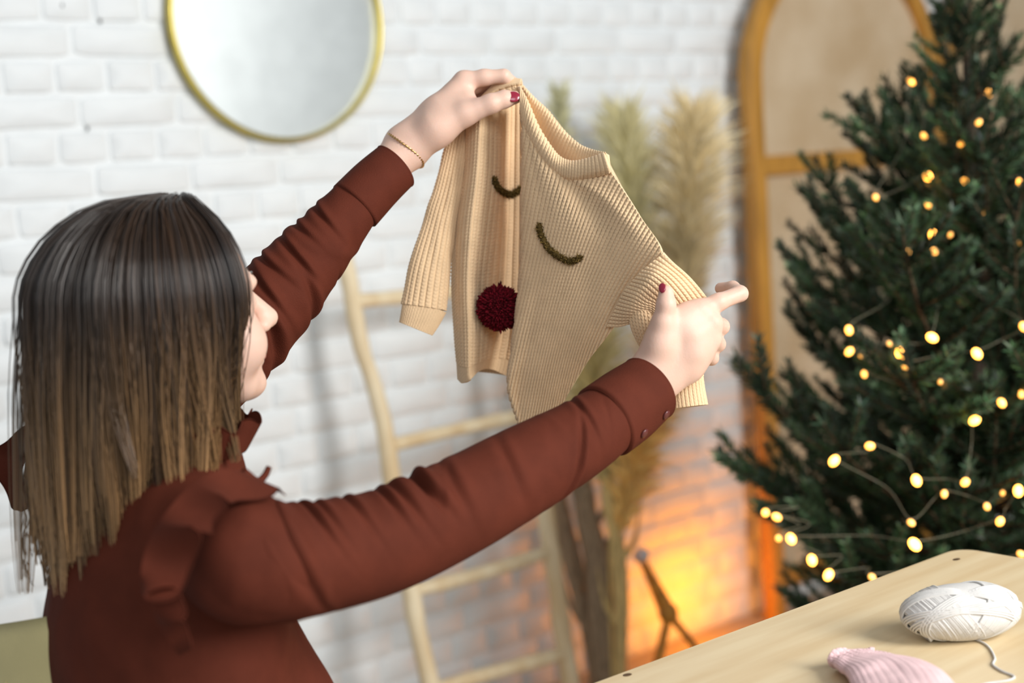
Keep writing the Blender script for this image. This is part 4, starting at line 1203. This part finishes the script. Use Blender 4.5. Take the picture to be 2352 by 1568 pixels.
def knit_patch(name, net, nu, nv, root, wfun=None, nribs=None, amp=0.0016, st=0.00045, stitch=0.0046, thick=0.004, m=None, along='v'):
    g2 = spline_n(np.asarray(net, float), nu, nv)                 # px, py, depth
    g = PA(g2)
    n = grid_normals(g)
    if np.sum((CAM - g) * n) < 0: n = -n
    n = np.stack([np.convolve(np.pad(n[:, j, k], 4, 'edge'), np.ones(9) / 9, 'valid') for j in range(nu) for k in range(3)], 1).reshape(nv, nu, 3)
    n /= np.linalg.norm(n, axis=-1, keepdims=True)
    if wfun is not None:
        w, t = wfun(g2[..., 0], g2[..., 1])
    else:
        U = np.broadcast_to(np.linspace(0, nribs, nu)[None], (nv, nu)) if along == 'v' else np.broadcast_to(np.linspace(0, nribs, nv)[:, None], (nv, nu))
        w = U; t = arc(g, 0 if along == 'v' else 1) / stitch
    t = t + 0.37 * np.floor(w)
    f3 = g + n * ribs(w, t, amp, st)[..., None]
    b3 = g - n * thick
    v = np.concatenate([f3.reshape(-1, 3), b3.reshape(-1, 3)]); F = grid_faces(nv, nu); k = nv * nu
    # outward orientation
    a = f3[0, 0]; nn = np.cross(f3[nv // 2, nu // 2 + 1] - f3[nv // 2, nu // 2], f3[nv // 2 + 1, nu // 2] - f3[nv // 2, nu // 2])
    if nn @ n[nv // 2, nu // 2] < 0: F = F[:, ::-1]
    rim = []
    b = [j for j in range(nu)] + [i * nu + nu - 1 for i in range(1, nv)] + [(nv - 1) * nu + j for j in range(nu - 2, -1, -1)] + [i * nu for i in range(nv - 2, 0, -1)]
    b = np.array(b); b2 = np.roll(b, -1)
    rim = np.stack([b, b + k, b2 + k, b2], 1)
    if nn @ n[nv // 2, nu // 2] < 0: rim = rim[:, ::-1]
    o = obj(name, v, np.concatenate([F, F[:, ::-1] + k, rim]), m or M_KNIT, root)
    return o, g2, g, n

def knit_tube(name, path, root, nribs, ns=260, nt=240, flat=0.45, amp=0.0013, st=0.0004, stitch=0.0046, m=None, thick=0.003, folds=0.0, seed=0, world_up=False, ripple=0):
    a = np.array(path, float); c = spline(PA(a[:, :3]), ns); hw = spline((a[:, 3] / F_ * a[:, 2])[:, None], ns)[:, 0]
    t, A, B = sleeve_frame(c)
    if world_up:
        A = np.broadcast_to(UP, A.shape) - t * (t @ UP)[:, None]; A /= np.linalg.norm(A, axis=1, keepdims=True); B = np.cross(t, A)
    S = np.concatenate([[0], np.cumsum(np.linalg.norm(np.diff(c, axis=0), axis=1))])
    th = np.linspace(-np.pi, np.pi, nt, endpoint=False)
    w = (th / (2 * np.pi) + 0.5) * nribs
    h = ribs(np.broadcast_to(w[None], (ns, nt)), S[:, None] / stitch + 0.5 * (np.floor(w) % 2)[None], amp, st)
    if folds: h = h + folds * wob(np.stack([np.broadcast_to(S[:, None] * 9, (ns, nt)), np.broadcast_to(np.cos(th)[None], (ns, nt)) * 0.35, np.broadcast_to(np.sin(th)[None], (ns, nt)) * 0.35], -1), 1.0, seed)
    if ripple: h = h + 0.004 * np.sin(ripple * th)[None] * np.exp(-(S / (0.16 * S[-1])) ** 2)[:, None]
    R = hw[:, None]
    fl = flat if np.ndim(flat) else np.full(ns, flat)
    d = np.cos(th)[None, :, None] * A[:, None] * fl[:, None, None] + np.sin(th)[None, :, None] * B[:, None]
    nd = np.cos(th)[None, :, None] * A[:, None] / 1 + np.sin(th)[None, :, None] * B[:, None] * fl[:, None, None]
    nd = nd / np.linalg.norm(nd, axis=-1, keepdims=True)
    o3 = c[:, None] + d * R[..., None] + nd * h[..., None]
    i3 = c[:, None] + d * (R - thick)[..., None] - nd * 0.0005
    v = np.concatenate([o3, i3[::-1]]).reshape(-1, 3)
    v = np.concatenate([v]); F = grid_faces(2 * ns, nt, True)
    close = np.array([[(2 * ns - 1) * nt + j, (2 * ns - 1) * nt + (j + 1) % nt, (j + 1) % nt, j] for j in range(nt)])
    return obj(name, v, np.concatenate([F, close]), m or M_KNIT, root)

def build_jumper():
    root = empty('baby_jumper', P(1195, 560, 1.81))
    tag(root, 'small cream rib knit jumper with stitched sleeping eyes and a red pompom nose, held up', 'jumper')
    def dz(rows, offs):
        out = []
        for row in rows:
            out.append([(x, y, float(D0(x)) + o) for (x, y), o in zip(row, offs)])
        return out
    # right part of the front, in front of the fold
    L = [(1197, 228), (1198, 360), (1198, 480), (1197, 590), (1189, 690), (1175, 800), (1166, 890), (1190, 975)]
    rows = []
    body = [
        [(1206, 290), (1232, 340), (1278, 385), (1330, 408), (1400, 388)],
        [(1230, 385), (1280, 425), (1338, 450), (1402, 466), (1466, 490)],
        [(1255, 502), (1318, 528), (1388, 545), (1458, 560), (1520, 584)],
        [(1250, 610), (1305, 630), (1360, 645), (1410, 655), (1466, 662)],
        [(1236, 706), (1282, 722), (1326, 737), (1366, 748), (1406, 756)],
        [(1214, 812), (1250, 822), (1282, 829), (1314, 834), (1345, 838)],
        [(1192, 902), (1218, 911), (1244, 918), (1268, 921), (1296, 922)],
        [(1206, 992), (1220, 1002), (1236, 1006), (1252, 1004), (1272, 990)]]
    for (lx, ly), r in zip(L, body):
        d = float(D0(1197))
        row = [(lx + 5, ly + 2, d + 0.060), (lx, ly, d - 0.016)]
        offs = [-0.026, -0.022, -0.015, -0.007, 0.004]
        row += [(x, y, float(D0(x)) + o) for (x, y), o in zip(r, offs)]
        rows.append(row)
    rows[2][4] = (*rows[2][4][:2], rows[2][4][2] + 0.007); rows[1][4] = (*rows[1][4][:2], rows[1][4][2] + 0.009); rows[3][4] = (*rows[3][4][:2], rows[3][4][2] + 0.004)
    def wf(x, y):
        k = 0.10 + 0.52 / (1 + np.exp(-(x - 1290) / 60)) + 0.10 / (1 + np.exp(-(y - 700) / 80))
        w = (x + k * (y - 330)) / 12.4
        t = (y - 0.5 * (x - 1200)) / 9.0
        return w, t
    o1, g2r, gr, nr = knit_patch('front_right', rows, 420, 430, root, wf, amp=0.0032, st=0.00022)
    # left part, folded back behind it
    rows = [[(1062, 296), (1078, 284), (1106, 262), (1138, 252), (1170, 236), (1204, 226)],
            [(1060, 400), (1072, 395), (1098, 392), (1135, 390), (1166, 388), (1206, 386)],
            [(1042, 520), (1055, 520), (1084, 518), (1122, 515), (1162, 513), (1206, 512)],
            [(1036, 640), (1049, 642), (1076, 642), (1108, 640), (1155, 636), (1206, 634)],
            [(1042, 760), (1053, 764), (1078, 766), (1106, 762), (1150, 756), (1206, 750)],
            [(1048, 832), (1057, 840), (1078, 843), (1103, 832), (1138, 823), (1200, 832)]]
    left = dz(rows, [0.030, 0.002, -0.014, 0.022, 0.074, 0.088])
    o2, g2l, gl, nl = knit_patch('front_left', left, 170, 330, root, nribs=17, amp=0.0030, st=0.00045)
    hem = dz([rows[-1], [(1049, 850), (1059, 860), (1079, 860), (1103, 842), (1136, 836), (1196, 850)], [(1050, 870), (1062, 880), (1082, 870), (1103, 851), (1132, 849), (1190, 878)]], [0.030, 0.002, -0.014, 0.022, 0.074, 0.088])
    knit_patch('hem_band', hem, 260, 36, root, nribs=40, amp=0.0007, st=0.0001)
    # back of the jumper
    brow = [[(1204, 214), (1262, 262), (1320, 330), (1392, 366)], [(1080, 330), (1180, 390), (1330, 440), (1456, 500)], [(1050, 560), (1190, 590), (1350, 620), (1478, 640)], [(1050, 730), (1180, 740), (1300, 750), (1392, 756)], [(1056, 850), (1150, 860), (1240, 880), (1290, 920)]]
    knit_patch('back', [[(x, y, float(D0(x)) + 0.098) for x, y in r] for r in brow], 200, 220, root, nribs=40, amp=0.0012)
    # collar: front band, rolled at the edge, then the back band
    top = [(1194, 197), (1214, 234), (1238, 290), (1266, 335), (1288, 360), (1315, 369), (1350, 363), (1388, 350)]
    bot = [(1193, 256), (1201, 300), (1220, 341), (1248, 384), (1283, 410), (1312, 418), (1350, 411), (1402, 398)]
    net = []
    for s, o in ((0.0, -0.002), (0.25, -0.011), (0.6, -0.013), (0.9, -0.008), (1.0, 0.0), (0.93, 0.008)):
        row = []
        for i, ((tx, ty), (bx, by)) in enumerate(zip(top, bot)):
            x, y = bx + (tx - bx) * s, by + (ty - by) * s
            row.append((x, y, float(D0(x)) + o - 0.006 * math.sin(math.pi * i / 7) - 0.020 * max(0.0, 1 - i / 4.0) * (1 - 0.75 * s * (i < 1))))
        net.append(row)
    knit_patch('collar_front', net, 330, 44, root, nribs=34, amp=0.0020, st=0.0002, stitch=0.004)
    top = [(1196, 190), (1228, 224), (1260, 254), (1294, 297), (1330, 330), (1362, 344), (1392, 350)]
    bot = [(1198, 214), (1216, 260), (1240, 305), (1270, 350), (1312, 388), (1350, 398), (1398, 392)]
    net = []
    for s, o in ((0.0, 0.030), (0.5, 0.020), (0.85, 0.018), (1.0, 0.024), (0.94, 0.032)):
        net.append([(bx + (tx - bx) * s, by + (ty - by) * s, float(D0(bx)) + o * (1 - 0.55 * (i / 6) ** 3)) for i, ((tx, ty), (bx, by)) in enumerate(zip(top, bot))])
    knit_patch('collar_back', net, 330, 44, root, nribs=36, amp=0.0019, st=0.0002, stitch=0.004)
    # shoulder fold pinched between finger and thumb
    net = dz([[(1084, 262), (1110, 236), (1140, 212), (1172, 200), (1196, 196)], [(1090, 250), (1114, 222), (1142, 196), (1170, 186), (1197, 188)], [(1096, 262), (1120, 236), (1146, 212), (1172, 204), (1200, 206)]], [0.004, 0.0, -0.002, -0.004, -0.002])
    for r, e in zip(net, (0.0, 0.010, 0.026)):
        for i in range(len(r)): r[i] = (r[i][0], r[i][1], r[i][2] + e)
    knit_patch('shoulder_fold', net, 120, 40, root, nribs=9, amp=0.0013)
    knit_patch('shoulder_front', dz([[(1080, 300), (1108, 268), (1140, 246), (1172, 236), (1198, 232)], [(1082, 280), (1108, 250), (1140, 226), (1172, 214), (1197, 210)], [(1084, 262), (1110, 236), (1140, 212), (1172, 200), (1196, 196)]], [0.004, 0.0, -0.002, -0.004, -0.002]), 120, 50, root, nribs=9, amp=0.0014)
    # hanging left sleeve and cuff
    sl = knit_tube('sleeve', [(1060, 278, 1.838, 20), (1051, 330, 1.836, 26), (1033, 420, 1.834, 30), (1008, 520, 1.832, 38), (987, 620, 1.828, 48), (974, 706, 1.825, 53)], root, 22, flat=0.42, folds=0.0015, amp=0.0024, st=0.0004)
    knit_tube('cuff', [(976, 700, 1.825, 52), (966, 728, 1.824, 47), (955, 755, 1.824, 41)], sl, 46, ns=60, nt=420, flat=0.42, amp=0.0006, st=0.0001)
    # gathered right sleeve held by the near hand
    net = [[(1392, 752, 1.690), (1414, 706, 1.668), (1438, 662, 1.650), (1474, 622, 1.634), (1524, 580, 1.624)],
           [(1420, 752, 1.680), (1440, 712, 1.655), (1466, 672, 1.637), (1502, 630, 1.622), (1552, 606, 1.626)],
           [(1446, 745, 1.672), (1466, 716, 1.652), (1488, 688, 1.640), (1530, 652, 1.627), (1590, 640, 1.640)],
           [(1476, 738, 1.662), (1492, 718, 1.650), (1510, 700, 1.643), (1562, 690, 1.640), (1630, 690, 1.652)],
           [(1500, 745, 1.655), (1512, 735, 1.650), (1530, 725, 1.648), (1580, 722, 1.648), (1640, 716, 1.660)]]
    sr = knit_patch('sleeve', net, 260, 200, root, nribs=22, amp=0.0028, st=0.0003)[0]
    knit_patch('sleeve_fold', [[(1442, 728, 1.664), (1462, 716, 1.652), (1484, 704, 1.648), (1512, 700, 1.65)], [(1450, 760, 1.668), (1468, 752, 1.655), (1490, 745, 1.650), (1516, 740, 1.655)], [(1470, 800, 1.675), (1484, 795, 1.662), (1500, 788, 1.658), (1520, 782, 1.662)], [(1494, 830, 1.68), (1504, 826, 1.668), (1514, 822, 1.664), (1528, 818, 1.668)]], 120, 130, sr, nribs=9, amp=0.0017)
    knit_tube('sleeve_end', [(1560, 700, 1.656, 42), (1566, 760, 1.655, 36), (1574, 820, 1.655, 33), (1580, 868, 1.658, 36)], sr, 18, ns=110, nt=180, flat=0.30)
    knit_tube('cuff', [(1578, 856, 1.658, 36), (1580, 895, 1.658, 39), (1585, 934, 1.656, 41)], sr, 26, ns=60, nt=260, flat=0.55, amp=0.0009, st=0.0001)
    # face
    def on(px, py, g2, g, n, lift):
        i = int(np.argmin((g2[..., 0] - px) ** 2 + (g2[..., 1] - py) ** 2)); return g.reshape(-1, 3)[i] + n.reshape(-1, 3)[i] * lift
    r = np.random.default_rng(3)
    def eye(pts, g2, g, n, rad):
        p = spline(np.array([on(x, y, g2, g, n, 0.0028) for x, y in pts]), 60)
        s = np.linspace(0, 1, 60); rr = rad * (0.62 + 0.42 * np.sin(2 * np.pi * s * 6) ** 2) * np.clip(np.minimum(s, 1 - s) * 14 + 0.45, 0, 1)
        mb = MB(); v, f = tube(p, rr, 10); mb.add(v, f, np.array([1, 1, 1.0]))
        for k in range(900):
            i = int(r.integers(60)); d = r.normal(size=3); d -= M[:, 2] * 0.6; d /= np.linalg.norm(d)
            a = p[i] + d * rr[i] * 0.7; e = a + d * 0.0034 + r.normal(size=3) * 0.0014; w = np.cross(d, r.normal(size=3)); w *= 0.0007 / np.linalg.norm(w)
            mb.add([a - w, a + w, e], [(0, 1, 2)], np.array([1, 1, 1.0]) * r.uniform(0.6, 4.0))
        mb.build('stitched_eye', M_EYE, root)
    eye([(1241, 516), (1246, 540), (1262, 568), (1287, 589), (1313, 599), (1337, 591)], g2r, gr, nr, 0.0045)
    eye([(1131, 408), (1136, 426), (1150, 441), (1170, 448), (1190, 442), (1196, 434)], g2l, gl, nl, 0.0047)
    c = P(1147, 707, 1.822); mb = MB(); mb.add(*ellipsoid(c, (0.0240,) * 3, None, 24, 16), col=np.array([0.45, 0.45, 0.45]))
    for k in range(2600):
        d = r.normal(size=3); d /= np.linalg.norm(d)
        a = c + d * 0.017; L = 0.0285 * r.uniform(0.95, 1.03)
        q = r.normal(size=3) * 0.0022
        u = np.cross(d, r.normal(size=3)); u /= np.linalg.norm(u); w2 = np.cross(d, u); w = 0.0016
        e = c + d * L + q; b = c + d * (L - 0.003) + q
        mb.add([a, b + u * w, b - 0.5 * u * w + 0.87 * w2 * w, b - 0.5 * u * w - 0.87 * w2 * w, e], [(0, 1, 2), (0, 2, 3), (0, 3, 1), (4, 2, 1), (4, 3, 2), (4, 1, 3)], np.array([1, 1, 1.0]) * r.uniform(0.35, 1.5))
    mb.build('pompom_nose', M_POM, root)
build_jumper()

# ------------------------------------------------------------------ yarn, pink knit, armchair
M_YARN = mat('white_cotton_yarn', (0.66, 0.645, 0.62), 0.75, 0.2, 0.04, 60, 0.3, 1200)
M_PINK = mat('pale_pink_knit', (0.80, 0.55, 0.56), 0.85, 0.15, 0.10, 40, 0.4, 900, sheen=0.15)
M_LEATHER = mat('olive_cream_leather', (0.62, 0.52, 0.25), 0.42, 0.4, 0.08, 12, 0.2, 260)

def build_yarn():
    near = ray_plane(2232, 1484, 2, TABLE_Z)
    dirx = horiz(V(1, 0, 0.05)); diry = np.cross(UP, dirx)
    L, Wd, Hh = 0.0640, 0.0385, 0.0300
    c = near + diry * Wd * 0.80 + UP * (Hh + 0.0004)
    root = empty('yarn_skein', c - UP * Hh); tag(root, 'oval skein of white cotton yarn lying on the plywood table', 'yarn')
    ax = np.array([dirx, diry, UP])
    v, f = ellipsoid(c, (L - 0.0002, Wd - 0.0002, Hh - 0.0002), ax, 36, 20); obj('core', v, f, M_YARN, root)
    r = np.random.default_rng(8); rad = 0.00135; VV, FF = [], []; k0 = 0
    R = np.array([L, Wd, Hh])
    def loop(nrm, off, lift, a0=0, a1=2 * np.pi, n=60):
        nrm = np.asarray(nrm, float); nrm /= np.linalg.norm(nrm)
        b1 = np.cross(nrm, [0, 0, 1.0]); b1 /= np.linalg.norm(b1); b2 = np.cross(nrm, b1)
        o = nrm * off
        th = np.linspace(a0, a1, n); d = np.cos(th)[:, None] * b1 + np.sin(th)[:, None] * b2
        A = np.sum((d / R) ** 2, 1); Bq = np.sum(o * d / R ** 2, 1); C = np.sum((o / R) ** 2) - 1
        s = (-Bq + np.sqrt(np.maximum(Bq ** 2 - A * C, 0))) / A
        return (o + d * s[:, None]) * (1 + lift)
    def put(p):
        nonlocal k0
        p = p * 1.0
        dent = 1 - 0.10 * np.exp(-(p[:, 0] / 0.012) ** 2) * np.clip(p[:, 2] / Hh, 0, 1)
        p = p * np.stack([np.ones(len(p)), dent, dent], 1)
        p[:, 2] = np.maximum(p[:, 2], -Hh + rad)
        v, f = tube(c + p @ ax, rad, 6, False); VV.append(v); FF.append(np.array(f) + k0); k0 += len(v)
    for side in (-1, 1):
        nrm = np.array([0.80, 0.10, side * -0.62])
        for i in range(64):
            o = side * (0.002 + 0.046 * (i / 63)) + r.normal() * 0.0003
            put(loop(nrm, o, 0.006 + 0.02 * r.random()))
    for (nrm, o) in (((0.25, 0.92, 0.35), -0.006), ((0.30, 0.90, 0.38), -0.010), ((-0.35, 0.85, 0.45), -0.008), ((0.18, 0.95, 0.25), -0.014), ((-0.30, 0.88, 0.40), -0.013), ((0.55, 0.7, -0.5), 0.01), ((-0.12, 0.6, 0.8), -0.012), ((0.1, 0.62, 0.78), -0.016)):
        for q in range(3): put(loop(nrm, o + 0.0022 * q, 0.05))
    obj('yarn_windings', np.concatenate(VV), np.concatenate(FF), M_YARN, root, kind='stuff')
    pts = [(2236, 1466), (2262, 1478), (2276, 1492), (2285, 1512), (2281, 1526), (2300, 1540), (2324, 1550), (2329, 1556), (2312, 1563), (2270, 1569), (2230, 1580), (2190, 1600)]
    p = spline(np.array([ray_plane(x, y, 2, TABLE_Z + rad) for x, y in pts]), 120)
    v, f = tube(p, rad, 8); obj('yarn_tail', v, f, M_YARN, root)
build_yarn()

def build_pink():
    q = lambda x, y, h, w: (lambda p: (*(lambda a: (a[0], a[1], a[2]))(to_px(p + UP * h)), w))(ray_plane(x, y, 2, TABLE_Z))
    path = [q(1966, 1540, 0.013, 58), q(2000, 1556, 0.016, 76), q(2045, 1585, 0.020, 100), q(2080, 1630, 0.022, 116), q(2110, 1700, 0.022, 124), q(2125, 1790, 0.022, 128)]
    root = empty('pink_knit', ray_plane(2060, 1540, 2, TABLE_Z)); tag(root, 'pale pink ribbed knit sleeve lying on the table in front of the yarn', 'knitwear')
    knit_tube('knit_sleeve', path, root, 34, ns=180, nt=300, flat=0.27, m=M_PINK, folds=0.0022, world_up=True, ripple=0, amp=0.0009)
    knit_tube('sleeve_cuff', [q(1950, 1532, 0.0125, 64), q(1962, 1538, 0.013, 57), q(1980, 1546, 0.014, 62)], root, 24, ns=40, nt=240, flat=0.27, m=M_PINK, world_up=True, ripple=3, amp=0.0011)
build_pink()

def build_chair():
    hip = MID - UP * 0.60
    c = P(150, 1400, 1.44) - TR * 0.17; c[2] = hip[2]
    zt = 0.985
    base = np.array([hip[0], hip[1], 0]) - TF * 0.02
    root = empty('armchair', base); tag(root, 'olive cream leather chair back with a stitched seam behind the woman', 'chair')
    seat_z = 0.42
    # curved back shell with rounded top
    nu, nv = 60, 40; thick = 0.05; W2 = 0.19
    def shell(off, u, v):
        a = (u - 0.5) * 2
        x = a * W2; y = 0.055 * a * a
        top = zt - 0.02 - (0.10 * abs(a) ** 2.2 if a < 0 else 0.0) + 0.045 * a
        z = seat_z + (top - seat_z) * v
        lean = -0.05 * v
        edge = math.sqrt(max(0.0, 1 - abs(a) ** 8)) * math.sqrt(max(0.0, 1 - max(0, (v - 0.85) / 0.15) ** 2))
        o = off * edge * thick / 2
        return c + TR * x + TF * (y + lean + o + 0.0) + UP * (z - hip[2] + 0.0 if False else z - c[2])
    g1 = np.array([[shell(1, i / (nu - 1), j / (nv - 1)) for i in range(nu)] for j in range(nv)])
    g0 = np.array([[shell(-1, i / (nu - 1), j / (nv - 1)) for i in range(nu)] for j in range(nv)])
    k = nu * nv; F = grid_faces(nv, nu)
    ring = [j for j in range(nu)] + [i * nu + nu - 1 for i in range(1, nv)] + [(nv - 1) * nu + j for j in range(nu - 2, -1, -1)] + [i * nu for i in range(nv - 2, 0, -1)]
    ring = np.array(ring); r2 = np.roll(ring, -1)
    back = obj('backrest', np.concatenate([g1.reshape(-1, 3), g0.reshape(-1, 3)]), np.concatenate([F, F[:, ::-1] + k, np.stack([ring, ring + k, r2 + k, r2], 1)]), M_LEATHER, root)
    for g, s in ((g0, -1), (g1, 1)):
        for ui in (12, nu - 13):
            v, f = tube(g[2:nv - 4, ui] , 0.0016, 6); obj('seam', v, f, M_LEATHER, back)
    sv, sf = box(np.array([hip[0], hip[1], 0]) + TF * 0.06 - TR * 0.03 + UP * (seat_z - 0.055), (0.48, 0.50, 0.11), np.array([TF, TR, UP]), 0.03)
    obj('seat', sv, sf, M_LEATHER, root)
    for a in (-0.17, 0.27):
        for b in (-0.20, 0.20):
            p = np.array([hip[0], hip[1], 0]) + TF * a + TR * b
            v, f = tube([p + UP * (seat_z - 0.10), p + UP * 0.002], [0.018, 0.011], 12); obj('leg', v, f, M_SCREEN, root)
build_chair()
